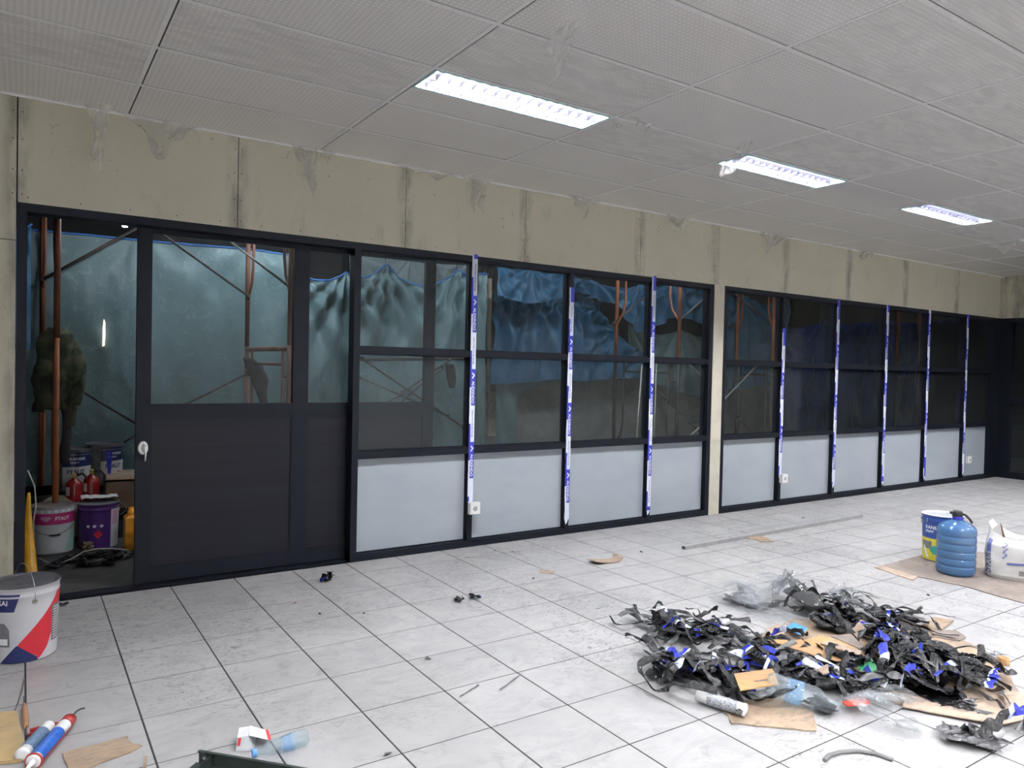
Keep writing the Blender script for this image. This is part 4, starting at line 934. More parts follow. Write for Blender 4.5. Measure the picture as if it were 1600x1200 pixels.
MB().tube(cb, .006, None, 6).build('cable', M['cable_white'], None, label='pale cable hanging down inside the left jamb', cat='cable')
cb = [F(60, 872, .0), F(75, 880, 0), F(95, 880, .0), F(115, 872, .02), F(130, 862, .05), F(150, 858, .06), F(175, 857, .05), F(200, 860, .02)]
MB().tube(cb, .006, None, 6).build('cable', M['cable_white'], None, label='pale cable curving over the litter in the doorway', cat='cable')

# ================================================================== folded sheets and ribbons
def folded(name, label, cat, u, v, sx, sy, rz, folds, seed, mat, hmax=.08, nx=34, ny=26, group=None, ph=0, z=0.003, thick=0, amp=.02, uvs=(3, 1), parent=None, print_mat=None):
    """a sheet creased along random lines: each crease turns half of the sheet over, noise crumples it, then it settles on the floor"""
    rr = random.Random(seed); c0 = F(u, v); P = []
    for j in range(ny + 1):
        for i in range(nx + 1): P.append(Vector(((i / nx - .5) * sx, (j / ny - .5) * sy, 0)))
    for k in range(folds):
        a = rr.uniform(0, PI); n = Vector((math.cos(a), math.sin(a), 0)); off = rr.uniform(-.12, .32) * max(sx, sy) * .5; ang = rr.uniform(1.4, 2.9)
        ax = Vector((-n.y, n.x, 0)); rot = Matrix.Rotation(-ang, 3, ax) if rr.random() < .8 else Matrix.Rotation(ang, 3, ax)
        zc = sum(p.z for p in P) / len(P)
        for i, p in enumerate(P):
            d = p.dot(n) - off
            if d > 0:
                o_ = n * off + ax * p.dot(ax) + Vector((0, 0, zc)); P[i] = o_ + rot @ (p - o_)
    f = 5.5 / max(sx, sy, .2) * .8
    for i, p in enumerate(P):
        q = noise.noise_vector(p * f * 2.2 + Vector((seed * 1.3, 0, 0))); q2 = noise.noise_vector(p * f * 6 + Vector((0, seed, 0))); P[i] = p + q * amp * 2.2 + q2 * amp * .7
    zs = sorted(p.z for p in P); z0, z1 = zs[0], zs[-1]; k = hmax / max(1e-4, z1 - z0)
    for p in P:
        t = (p.z - z0) / max(1e-4, z1 - z0); p.z = hmax * t * (1 if k < 1 else 1 / k)
    cx = sum(p.x for p in P) / len(P); cy = sum(p.y for p in P) / len(P)
    o = MB(); Pn = [p - Vector((cx, cy, 0)) for p in P]; it = iter(Pn)
    o.grid(lambda a, b: Pn[round(b * ny) * (nx + 1) + round(a * nx)], nx, ny, M[mat], True, uvs)
    ob = o.build(name, M[mat], parent, (c0.x, c0.y, z), (0, 0, rz))
    if not parent: tag(ob, label, cat, group)
    return ob
def ribbon(name, label, cat, pts, width, mat, seed=0, twist=1.5, group=None, z=.006, lift=.03, uvs=2.0, thick=None):
    """a long strip laid through pixels of the floor, twisting and lifting as it goes"""
    rr = random.Random(seed); P = list(pts) if isinstance(pts[0], Vector) else [F(q[0], q[1], q[2] if len(q) > 2 else 0.0) for q in pts]
    Q = []; n = 6 if isinstance(pts[0], Vector) else 10
    for i in range(len(P) - 1):
        p0, p1, p2, p3 = P[max(i - 1, 0)], P[i], P[i + 1], P[min(i + 2, len(P) - 1)]
        for j in range(n):
            t = j / n; Q.append(.5 * ((2 * p1) + (p2 - p0) * t + (2 * p0 - 5 * p1 + 4 * p2 - p3) * t * t + (3 * p1 - p0 - 3 * p2 + p3) * t ** 3))
    Q.append(P[-1]); base = Q[0].copy(); base.z = 0; o = MB(); k = len(Q); L = 0; rows = []
    for i, p in enumerate(Q):
        t = (Q[min(i + 1, k - 1)] - Q[max(i - 1, 0)]).normalized(); s = t.cross(Vector((0, 0, 1))).normalized(); a = twist * noise.noise(Vector((i * .13, seed * 2.1, 0))) * 2.2
        w_ = width * (.75 + .35 * noise.noise(Vector((i * .2, seed, 4)))); d = (s * math.cos(a) + Vector((0, 0, 1)) * math.sin(a)) * w_ / 2
        up_ = Vector((0, 0, abs(math.sin(a)) * w_ / 2 + z + lift * abs(noise.noise(Vector((i * .11, seed, 9))))))
        if i: L += (p - Q[i - 1]).length
        c = d.cross(t).normalized() * w_ * .16; rows.append(([p - base + up_ - d, p - base + up_ + c, p - base + up_ + d], L))
    for (row, _) in rows: o.v += [tuple(q) for q in row]
    for i in range(k - 1):
        for j in range(2): a = i * 3 + j; o.face((a, a + 1, a + 4, a + 3), 0, [(rows[i][1] * uvs, j / 2), (rows[i][1] * uvs, (j + 1) / 2), (rows[i + 1][1] * uvs, (j + 1) / 2), (rows[i + 1][1] * uvs, j / 2)], True)
    return tag(o.build(name, M[mat], None, (base.x, base.y, 0)), label, cat, group)
def card(label, pix, mat, th=.005, z=.0015, bend=.0, seed=0, name='cardboard_piece', lift=None, cat='cardboard', rag=.006, group=None):
    """a flat torn piece whose corners are read off the floor; the outline gets a ragged edge"""
    rr = random.Random(seed + len(pix)); P = [F(u, v, z) for (u, v) in pix]; c = sum(P, Vector((0, 0, 0))) / len(P); poly = []
    for i, p in enumerate(P):
        q = P[(i + 1) % len(P)]; m = max(2, int((q - p).length / .05))
        nrm = (q - p).cross(Vector((0, 0, 1))).normalized()
        for j in range(m): t = j / m; r_ = p.lerp(q, t) + nrm * (rr.uniform(-rag, rag) if j else 0) - c; poly.append((r_.x, r_.y))
    k = rr.uniform(0, PI); ax = Vector((math.cos(k), math.sin(k)))
    o = MB().slab(poly, 0, th, M[mat], (lambda x, y: bend * (x * ax.x + y * ax.y) ** 2 * 6 + (lift(x, y) if lift else 0)))
    return tag(o.build(name, M[mat], None, (c.x, c.y, z)), label, cat, group)
# cardboard on the floor
card('bent brown cardboard scrap lying alone below the third panel', [(917, 877), (958, 873), (958, 867), (974, 873), (968, 878), (931, 883)], 'card_brown', bend=.10, seed=1)
card('brown cardboard scrap under the long grey tube', [(1157, 841), (1165, 837), (1190, 838), (1209, 847), (1188, 847), (1180, 843)], 'card_brown', seed=2)
card('narrow cardboard sliver left of the tube scrap', [(1140, 839), (1160, 840), (1163, 842), (1150, 842)], 'card_pink', seed=3)
card('small pale cardboard chip on the floor left of the bent scrap', [(845, 890), (866, 893), (866, 897), (843, 895)], 'card_pink', th=.003, seed=4)
# the sheet under the water bottle
card('long dirty cardboard sheet under the water bottle, pail and sack', [(1380, 884), (1440, 868), (1500, 858), (1560, 868), (1640, 880), (1660, 958), (1600, 943), (1500, 915), (1436, 902)], 'card_grey', seed=5)
card('thin lower cardboard strip sticking out left of the long sheet', [(1366, 887), (1382, 884), (1436, 901), (1425, 907)], 'card_pink', z=.0005, seed=6)
# the foreground left
card('tan board offcut at the lower left corner', [(-30, 1119), (26, 1115), (43, 1186), (30, 1192), (-30, 1197)], 'card_tan', th=.012, seed=7, rag=.001, name='board_offcut')
card('brown cardboard strip with a torn end at the lower left', [(98, 1178), (200, 1151), (206, 1163), (222, 1166), (203, 1177), (110, 1212)], 'card_brown', seed=8)
card('small brown cardboard chip beside the dark bracket', [(226, 1185), (231, 1186), (229, 1203), (222, 1203)], 'card_brown', seed=9, th=.01)
# the pile: sheets first
card('large pale cardboard sheet under the back and right of the rubbish pile', [(1190, 992), (1240, 968), (1330, 968), (1420, 972), (1480, 990), (1540, 1018), (1580, 1060), (1602, 1098), (1560, 1128), (1470, 1118), (1400, 1100), (1300, 1040), (1180, 1030)], 'card_brown', seed=11)
card('long brown cardboard strip along the front right of the pile', [(1410, 1092), (1500, 1085), (1590, 1082), (1640, 1100), (1600, 1128), (1570, 1135), (1410, 1106)], 'card_pink', z=.010, seed=12, bend=.04)
card('torn cardboard corner at the front of the pile under the spray tube', [(1127, 1108), (1150, 1098), (1230, 1085), (1270, 1110), (1276, 1143), (1240, 1140), (1143, 1131), (1139, 1120)], 'card_brown', seed=13)
card('orange-brown cardboard flap lying across the middle of the pile', [(1200, 1003), (1265, 1000), (1280, 996), (1330, 1010), (1365, 1035), (1345, 1048), (1310, 1040)], 'card_orange', z=.045, seed=14, bend=.05)
card('triangular cardboard flap at the back middle of the pile', [(1330, 985), (1345, 968), (1385, 990), (1375, 1005), (1352, 1020)], 'card_brown', z=.05, seed=15)
card('long narrow cardboard strip on the orange flap', [(1282, 1006), (1296, 1001), (1352, 1020), (1340, 1026)], 'card_pink', z=.062, seed=16)
card('second narrow cardboard strip behind the first on the orange flap', [(1298, 995), (1330, 992), (1350, 1010), (1345, 1015)], 'card_grey', z=.056, seed=17)
card('orange carton flap with dark lettering at the front left of the pile', [(1147, 1054), (1206, 1046), (1212, 1056), (1216, 1070), (1157, 1080)], 'card_orange', z=.10, seed=18, rag=.002)
card('square brown cardboard patch at the back right of the pile', [(1438, 979), (1458, 965), (1490, 970), (1471, 985)], 'card_brown', seed=19, z=.006)
card('small upright cardboard slip at the back of the pile', [(1196, 985), (1215, 975), (1228, 980), (1226, 1000), (1204, 998)], 'card_pink', seed=20, z=.02)
card('torn cardboard tongue at the back right of the sheet', [(1452, 986), (1494, 986), (1509, 996), (1500, 1002), (1460, 996)], 'card_grey', seed=21, z=.007)
card('small cardboard triangle beside the white tubes in the pile', [(1276, 1047), (1293, 1038), (1294, 1050), (1286, 1055)], 'card_brown', seed=22, z=.09)
card('little orange card chip at the left of the orange flap', [(1203, 1001), (1215, 1000), (1220, 1005), (1212, 1009)], 'card_orange', seed=23, z=.05)
card('blue printed card piece at the back of the pile', [(1228, 980), (1240, 973), (1262, 982), (1255, 992), (1248, 992)], 'bright_blue', seed=24, z=.045, th=.002, name='printed_card')
card('flat red plastic piece at the front of the pile', [(1316, 1098), (1345, 1091), (1358, 1097), (1355, 1102), (1325, 1104)], 'plastic_red', seed=25, z=.035, th=.006, name='red_plastic', cat='plastic piece')
card('green card piece under the black film right of the orange flap', [(1333, 1035), (1362, 1030), (1370, 1048), (1352, 1056)], 'green_card', seed=26, z=.05, name='green_card', cat='card')
p = [F(1160, 1066, .1056), F(1214, 1058, .1056)]; d = (p[1] - p[0]).normalized(); n_ = Vector((-d.y, d.x, 0)); vs, fs, wd, ht = text_mesh('007537500', .022, .0006)
q0 = F(1180, 1066, .1056)
oc = [o for o in bpy.data.objects if o.get('label') == 'orange carton flap with dark lettering at the front left of the pile'][0]
mb = MB(); mb.raw([q0 + d * (t.x * .75) + n_ * t.y * .9 - Vector(oc.location) for t in vs], fs); mb.build('lettering', M['ink_dark'], oc)

# film heaps of the pile: (label, u, v, size x, size y, folds, height, seed, material)
for (lb, u, v, sx, sy, fo, hm_, sd, mt) in (
    ('shiny black film bundle at the far left tip of the pile', 1040, 988, .62, .42, 5, .14, 1, 'printed_film'),
    ('black film mass trailing right of the left bundle', 1088, 998, .60, .34, 5, .08, 2, 'printed_film'),
    ('blue and white film fold at the left of the pile', 1122, 990, .42, .26, 3, .07, 3, 'printed_film'),
    ('white-lettered film twist at the front left tip of the pile', 1040, 1055, .46, .28, 4, .09, 4, 'printed_film'),
    ('blue film bow near the front left of the pile', 1066, 1052, .50, .34, 4, .12, 5, 'printed_film'),
    ('black spiky film tuft above the spray tube', 1118, 1066, .48, .40, 6, .13, 6, 'printed_film'),
    ('black film scraps below the dark strip on the left', 1195, 1022, .66, .40, 5, .07, 7, 'black_film'),
    ('dark film tangle in the middle of the pile', 1225, 1048, .66, .46, 6, .10, 8, 'black_film'),
    ('bright blue film puff in the centre of the pile', 1292, 1063, .34, .26, 4, .12, 9, 'printed_film'),
    ('black film under the bright blue puff', 1300, 1080, .60, .40, 6, .09, 10, 'black_film'),
    ('film fold with a long blue face in the right mass', 1375, 1038, .60, .40, 4, .15, 11, 'printed_film'),
    ('tall glossy black film heap at the middle right', 1405, 1020, .85, .60, 6, .19, 12, 'printed_film'),
    ('glossy black film heap at the right of the pile', 1455, 1040, .90, .60, 6, .17, 13, 'printed_film'),
    ('black film tail at the right end of the heap', 1505, 1062, .70, .46, 5, .13, 14, 'printed_film'),
    ('black film apron falling over the front right cardboard', 1460, 1078, .70, .46, 5, .12, 15, 'black_film'),
    ('dark film fold in front of the middle right heap', 1400, 1062, .66, .46, 5, .12, 16, 'printed_film'),
    ('small black film roll under the crushed bottle end', 1285, 1110, .34, .22, 5, .05, 17, 'black_film'),
    ('black film crumple at the back behind the blue card', 1335, 975, .56, .34, 5, .11, 18, 'printed_film'),
    ('blue-edged black film at the back centre', 1300, 985, .50, .30, 4, .09, 19, 'printed_film'),
    ('grey film tangle at the back right of the pile', 1370, 968, .60, .36, 6, .09, 20, 'grey_film'),
    ('grey film strips reaching to the square cardboard patch', 1410, 975, .60, .26, 5, .05, 21, 'grey_film'),
    ('dull black plastic sheet on the floor at the lower right', 1508, 1158, .34, .30, 4, .05, 22, 'grey_film'),
    ('dull black plastic fold under the front cardboard edge', 1510, 1112, .34, .26, 3, .05, 23, 'grey_film'),
    ('dark plastic cup-like fold right of the pile centre', 1345, 1068, .34, .26, 3, .09, 24, 'grey_film'),
    ('narrow blue and white fold on top of the middle right heap', 1395, 1005, .30, .24, 4, .22, 51, 'printed_film'),
    ('glossy black pleat at the crown of the right heap', 1440, 1022, .36, .30, 6, .23, 52, 'black_film'),
    ('blue-tipped film pleat facing the viewer in the right heap', 1420, 1052, .36, .28, 5, .18, 53, 'printed_film'),
    ('white-flecked black fold near the right end of the heap', 1480, 1050, .40, .30, 6, .18, 54, 'printed_film'),
    ('black fold hanging in front of the right heap', 1440, 1075, .40, .30, 6, .15, 55, 'black_film'),
    ('small blue and black knot at the far right of the heap', 1520, 1050, .30, .24, 5, .15, 56, 'printed_film'),
    ('black fold between the white tubes and the right heap', 1335, 1050, .36, .26, 5, .11, 57, 'printed_film'),
    ('dark fold behind the orange carton flap', 1180, 1042, .36, .26, 5, .09, 58, 'printed_film'),
    ('dark block-like plastic lump behind the red piece', 1330, 1085, .30, .24, 4, .09, 25, 'black_film')):
    if 11 <= sd <= 16 or 51 <= sd <= 56: u, v, sx, sy, hm_ = u - 8, v + 6, sx * .74, sy * .70, hm_ * .68
    else: sx, sy, hm_ = sx * .85, sy * .85, hm_ * .8
    folded('crumpled_film', lb, 'plastic film', u, v, sx * .92, sy * .92, rnd.uniform(0, 6), fo, sd, mt, hm_, group=None, z=.012, amp=.011)
for (lb, u, v, sx, sy, fo, hm_, sd, mt) in (
    ('clear plastic bag, leftmost at the back of the pile', 1165, 940, .60, .40, 4, .13, 31, 'clear_film'),
    ('tall clear plastic bag peak at the back of the pile', 1215, 935, .60, .44, 4, .20, 32, 'clear_film'),
    ('low clear plastic sheet in front of the clear bags', 1185, 958, .60, .34, 3, .05, 33, 'clear_film'),
    ('smoky dark clear bag at the back centre of the pile', 1260, 955, .66, .50, 5, .20, 34, 'smoky_film'),
    ('clear bag with dark edge right of the smoky bag', 1320, 948, .46, .34, 4, .12, 35, 'clear_film'),
    ('smoky film shreds between the clear bags', 1180, 950, .50, .20, 3, .06, 36, 'smoky_film'),
    ('long crumpled clear film roll at the front of the pile', 1375, 1118, .70, .26, 5, .06, 37, 'clear_film'),
    ('clear film puff above the front clear roll', 1368, 1098, .42, .26, 4, .09, 38, 'clear_film'),
    ('clear film scrap behind the pale cup at the right', 1555, 1030, .16, .10, 2, .03, 39, 'clear_film')):
    folded('clear_plastic', lb, 'plastic film', u, v, sx, sy, rnd.uniform(0, 6), fo, sd, mt, hm_, z=.01, amp=.014)
# ribbons and strips
strips = [
    ('long dark strip looping from the left bundle to the pile', [(1050, 980, .10), (1075, 968, .06), (1110, 980), (1145, 990), (1172, 994)], .022, 'grey_film'),
    ('bent black strip sweeping forward from the left bundle', [(1065, 1003), (1090, 1022), (1110, 1027), (1135, 1022), (1165, 1005), (1190, 994)], .028, 'grey_film'),
    ('short dark strip beside the bent sweep', [(1122, 1008), (1150, 1014), (1185, 1020)], .022, 'grey_film'),
    ('blue-faced strip at the left back of the pile', [(1195, 1000), (1215, 992, .04), (1240, 993, .05), (1262, 998, .05)], .045, 'printed_film'),
    ('black strip arching over the smoky bag', [(1225, 952, .03), (1235, 932, .16), (1262, 928, .2), (1290, 940, .14), (1300, 960, .08)], .03, 'black_film'),
    ('grey strip bundle curving to the back right', [(1335, 938, .05), (1345, 945, .05), (1355, 965, .05), (1390, 980, .02), (1450, 992)], .04, 'grey_film'),
    ('long black strip along the back right', [(1320, 962, .03), (1365, 966, .03), (1410, 962, .02), (1438, 958, .03)], .03, 'black_film'),
    ('angled black strip end near the square patch', [(1400, 968), (1425, 962, .03), (1440, 952, .05)], .025, 'black_film'),
    ('blue and white strip standing in the right heap', [(1378, 1012, .16), (1382, 1030, .14), (1378, 1050, .10), (1390, 1066, .05)], .06, 'printed_film'),
    ('second blue strip standing in the right heap', [(1425, 1045, .14), (1415, 1062, .10), (1405, 1078, .05)], .05, 'printed_film'),
    ('thin dark strip bent like an elbow on the right cardboard', [(1535, 1072, .02), (1556, 1075, .02), (1570, 1095, .02), (1585, 1115, .02)], .03, 'grey_film'),
    ('thin dark strip over the front right cardboard', [(1510, 1075, .05), (1545, 1098, .02), (1568, 1112, .01)], .03, 'grey_film'),
    ('violet-blue strip curling in from the right frame edge', [(1600, 1112, .08), (1575, 1128, .06), (1552, 1148, .03), (1525, 1155, .02), (1502, 1152)], .07, 'printed_film'),
    ('clear-black strip end at the right frame edge', [(1590, 1140, .02), (1600, 1150), (1610, 1140)], .08, 'grey_film'),
    ('white-edged film strip at the front middle', [(1350, 1052, .06), (1365, 1066, .04), (1385, 1076, .03)], .05, 'printed_film'),
    ('black strip across the middle of the pile', [(1185, 1010, .04), (1225, 1018, .06), (1265, 1030, .07)], .03, 'black_film'),
    ('curled dark strip near the pipe stub', [(1150, 1040), (1165, 1030, .03), (1190, 1030, .05), (1210, 1042, .05)], .022, 'grey_film')]
for i, (lb, pts, wd_, mt) in enumerate(strips): ribbon('film_strip', lb, 'film strip', pts, wd_, mt, i + 3)
rr = random.Random(5)
def tangle(n, u0, v0, su, sv, h, w0, w1, seed):
    """looping strips of stripped-off film nobody could tell apart, heaped round a point of the floor"""
    c = F(u0, v0); du = (F(u0 + su, v0) - c); dv = (F(u0, v0 + sv) - c)
    for i in range(n):
        n_ = n; p = c + du * max(-.8, min(.8, rr.gauss(0, .36))) + dv * max(-.8, min(.8, rr.gauss(0, .38))); r_ = max(0, 1 - ((p - c).length / (du.length * 1.1))); a = rr.uniform(0, 6.28); k = rr.uniform(-.5, .5); pts = []; st = rr.uniform(.055, .10)
        far = (p - c).length > .22 * du.length
        if far or rr.random() < .6: a = math.atan2((c - p).y, (c - p).x) + rr.gauss(0, .7)
        for q in range(rr.randint(4, 7)):
            pts.append(Vector((p.x, p.y, .01 + h * (.35 + .65 * r_) * abs(math.sin(q * .7 + i)) * rr.uniform(.8, 1)))); p = p + Vector((math.cos(a), math.sin(a), 0)) * st; a += k + rr.uniform(-.25, .25)
        ribbon('film_shred', 'narrow shred of protective film strewn through the rubbish pile', 'film shred', pts, rr.uniform(w0, w1), rr.choice(['black_film', 'black_film', 'printed_film', 'black_film', 'grey_film', 'printed_film']), seed + i, .9, group='film shreds in the rubbish pile', uvs=rr.uniform(1.0, 2.0), lift=.012)
tangle(40, 1440, 1052, 90, 40, .14, .02, .055, 100)
tangle(18, 1400, 1028, 50, 24, .16, .02, .05, 200)
tangle(16, 1048, 990, 34, 18, .12, .02, .05, 300)
tangle(14, 1105, 995, 50, 14, .06, .02, .05, 330)
tangle(18, 1070, 1058, 40, 20, .10, .025, .06, 360)
tangle(12, 1125, 1070, 26, 16, .10, .02, .05, 400)
tangle(26, 1225, 1045, 80, 26, .07, .015, .045, 430)
tangle(14, 1300, 1068, 40, 18, .09, .02, .055, 470)
tangle(18, 1310, 965, 60, 18, .10, .02, .05, 500)
tangle(16, 1395, 970, 55, 10, .05, .015, .035, 540)
# little bits on the floor
def bit(label, u, v, s, mat='black_film', sd=0, name='rubbish_bit'): folded(name, label, 'rubbish bit', u, v, s, s * .7, sd, 3, 60 + sd, mat, s * .35, 10, 8, z=.001, amp=s * .12)
bit('crumpled black film bit in front of the sliding door end', 511, 906, .14, 'printed_film', 1); bit('black film bit on the floor, left of a close pair', 716, 940, .10, 'black_film', 2); bit('blue-black film bit on the floor, right of a close pair', 741, 936, .09, 'printed_film', 3)
bit('tiny brown bit on the floor below the sliding door', 461, 943, .03, 'card_brown', 4); bit('tiny grey bit beside the brown bit below the sliding door', 500, 960, .03, 'grey_film', 5); bit('dark flake on a tile joint below the sliding door', 568, 959, .035, 'grey_film', 6)
bit('dark smeared flake near the floor centre', 668, 1031, .045, 'grey_film', 7); bit('tiny dark bit below the second lower panel', 833, 905, .03, 'black_film', 8); bit('dark bit at the foot of the first lower panels', 800, 863, .035, 'grey_film', 9); bit('small dark bit below the third lower panel', 1002, 863, .03, 'black_film', 10)
bit('dark bit on the floor right of the beige column', 1255, 810, .035, 'black_film', 11); bit('dark bit beyond the end of the long tube', 1347, 808, .03, 'black_film', 12); bit('white crumb on the far floor below the last panels', 1376, 790, .04, 'paper_white', 13); bit('dark bit near the left edge of the open door threshold', 185, 927, .03, 'black_film', 14)
bit('black twist beside the foreground pail', 98, 946, .07, 'black_film', 15); bit('dark fleck at the lower middle edge of the floor', 606, 1180, .04, 'grey_film', 16); bit('dark fleck left of the water bottle sheet', 1450, 931, .03, 'black_film', 17); bit('reddish bit at the foot of the second lower panel', 773, 861, .03, 'card_brown', 18)
for (u0, v0, u1, v1, lb) in ((726, 872, 752, 874, 'dark splinter on the floor below the first socket'), (776, 858, 795, 860, 'dark splinter near the foot of the second panel'), (780, 1080, 815, 1054, 'thin dark cable offcut on the middle floor'), (718, 1090, 748, 1072, 'fainter dark offcut left of the cable offcut'), (38, 1062, 22, 1116, 'thin dark stick beside the awl at the left')):
    ribbon('offcut', lb, 'offcut', [(u0, v0), ((u0 + u1) / 2 + 2, (v0 + v1) / 2 - 1), (u1, v1)], .008, 'grey_film', u0, .3, lift=.0)
MB().tube([F(1288, 1188, .008), F(1296, 1180, .008), F(1312, 1175, .008), F(1340, 1173, .008), F(1370, 1178, .008), F(1395, 1187, .008)], .008, None, 8).build('curved_hose', M['hose_grey'], None, label='curved grey hose offcut at the bottom edge of the floor', cat='hose')
# long tube on the floor
a, b = F(1068, 856, .016), F(1345, 806, .016); r = thing('square_tube', 'long thin grey aluminium tube lying on the floor', 'tube', a); D = b - a; ang = math.atan2(D.y, D.x); r.rotation_euler = (0, 0, ang); Ln = D.length
mb = MB(); w_ = .019; mb.box((0, -w_, -.015), (Ln, w_, -.0125)).box((0, -w_, .0125), (Ln, w_, .015)).box((0, -w_, -.0125), (Ln, -w_ + .0025, .0125)).box((0, w_ - .0025, -.0125), (Ln, w_, .0125)); mb.build('profile', M['alu_tube'], r)
MB().box((.004, -w_ + .003, -.012), (.006, w_ - .003, .012)).build('dark_bore', M['dark_gap'], r)

# ================================================================== water bottle (gallon)
r = thing('water_gallon', 'large ribbed blue water bottle on the dirty cardboard sheet', 'water bottle', (5.475, -2.475, .007)); pr_ = [(.0001, 0.012), (.06, .006), (.115, .0), (.132, .006), (.139, .022), (.139, .055)]
for i in range(5):
    z = .062 + i * .052; pr_ += [(.1385, z), (.1352, z + .003), (.135, z + .006), (.138, z + .010), (.140, z + .030), (.1385, z + .046)]
pr_ += [(.137, .325), (.130, .338), (.115, .352), (.085, .368), (.055, .380), (.036, .388), (.030, .394), (.029, .405)]
MB().lathe(pr_, None, 48).build('bottle', M['galon_blue'], r)
MB().lathe([(.0001, .014), (.12, .012), (.128, .03), (.128, .20), (.0001, .20)], None, 36).build('water', M['galon_water'], r)
MB().lathe([(.034, .385), (.036, .388), (.036, .410), (.033, .415), (.0001, .415)], None, 28).build('cap_collar', M['tape_blue'], r)
mb = MB(); mb.lathe([(.034, .412), (.037, .416), (.037, .442), (.030, .452), (.0001, .452)], M['rubber'], 24); mb.box((-.055, -.014, .428), (-.02, .014, .446), M['rubber']); mb.build('pump_cap', M['rubber'], r)
mb = MB(); mb.tube([(.03, .0, .43), (.065, .0, .42), (.10, .0, .39), (.118, 0, .365)], .009, M['rubber'], 8); mb.build('carry_strap', M['rubber'], r)
r.rotation_euler = (0, 0, -.6); r.scale = (.95, .95, 1.05)

# ================================================================== white sack
p = F(1578, 908); r = thing('grout_sack', 'white printed sack with a rolled open top at the right edge', 'sack', (p.x + .135, p.y + .02, .007)); o = MB(); phi = math.atan2(CAMP.y - r.location.y, CAMP.x - r.location.x)
SW, SD = .185, .14; ca, sa = math.cos(phi + PI / 2), math.sin(phi + PI / 2); hd = Vector((math.cos(phi), math.sin(phi), 0)); sd_ = Vector((ca, sa, 0))
def sack_p(t, z, off=0.0):
    """t runs round the sack from the front left edge; superellipse section"""
    a = t * 2 * PI; e = .5; cx = abs(math.cos(a)) ** e * (1 if math.cos(a) >= 0 else -1); sy = abs(math.sin(a)) ** e * (1 if math.sin(a) >= 0 else -1)
    b = 1 + .06 * math.sin(PI * min(1, z / .3)) - (.05 if z < .02 else 0); top = max(0, (z - .25) / .10); b *= 1 - .10 * top
    q = sd_ * (cx * (SW + off) * b) + hd * (sy * (SD + off) * b * (1 - .25 * top)); n = noise.noise_vector(Vector((q.x * 9, q.y * 9, z * 9))) * .008 * (1 + 2.5 * top); q += n
    zz = z + (.05 * top * math.sin(a * 2 + 1.0) + .05 * top * (1 if cx < 0 and z > .3 else 0) * abs(cx)); return Vector((q.x, q.y, zz))
o.grid(lambda u, v: sack_p(u, .002 + .33 * v), 80, 34, M['sack_white'], True); o.grid(lambda u, v: (lambda e, c: e.lerp(c, v))(sack_p(u, .332), Vector((0, 0, .25 + .03 * math.sin(u * 19)))), 80, 10, M['sack_white'], True); o.v += [(0, 0, 0)]
o.build('sack_body', M['sack_white'], r)
e = [sack_p(.40, .325), sack_p(.36, .33), sack_p(.30, .325)]
o = MB(); pk = e[1] + Vector((0, 0, .075)) + sd_ * .03; o.raw([e[0], e[1], e[2], pk, e[1] - hd * .06, pk - hd * .012], [(0, 1, 3), (1, 2, 3), (0, 3, 5, 4), (3, 2, 4, 5)]); o.build('torn_corner', M['sack_white'], r)
o = MB(); o.raw([e[2] + Vector((0, 0, -.005)) + hd * .003, pk + hd * .004, pk + hd * .004 + sd_ * .012 - Vector((0, 0, .02)), e[2] + sd_ * .018 + hd * .003 - Vector((0, 0, .004))], [(0, 1, 2, 3)]); o.build('torn_edge', M['card_dark'], r, label='brown torn inner paper edge')
def front(x, z, off=.004):   # a point on the face turned to the camera, x from -1 (left) to 1
    ax = max(-.985, min(.985, x)); a = math.acos(max(-1, min(1, (abs(ax) ** 2) * (1 if ax >= 0 else -1)))); p_ = sack_p(a / (2 * PI), z); return p_ + hd * off
def spread(txt, hgt, lng, x0, z0, mat, vert=True):
    vs, fs, wd, ht = text_mesh(txt, 1.0, .02); m_ = MB()
    m_.raw([front(x0 - (t.y / ht) * hgt / SW if vert else x0 + (t.x / wd) * lng / SW, z0 + (t.x / wd) * lng if vert else z0 + (t.y / ht) * hgt) for t in vs], fs, mat); return m_
sp = spread("D'PLUS", .030, .15, -.80, .03, M['sack_ink']); sp.build('lettering', None, r)
m_ = MB(); m_.grid(lambda u, v: front(-.93 + .13 * u, .19 + .10 * v, .0045), 4, 10, M['sack_blue']); m_.grid(lambda u, v: front(-.28 + 1.2 * u, .112 + .016 * v + .02 * u, .0045), 20, 2, M['sack_blue']); m_.build('print_bands', None, r)
sp = spread("TRITON", .026, .08, -.80, .205, M['ink_white']); sp.build('lettering', None, r)
m_ = MB()
for i in range(10):
    x = -.42 + .045 * (i % 3) + .02 * (i % 2); z = .155 + .013 * i; m_.grid(lambda u, v: front(x + .10 * u * (1 - .4 * v), z + .010 * v, .0045), 3, 1, M['sack_blue'])
m_.build('emblem_print', None, r)
m_ = MB(); m_.grid(lambda u, v: front(.12 + .16 * u, .045 + .035 * v, .0045), 4, 3, M['pail_grey']); m_.build('care_marks', None, r)

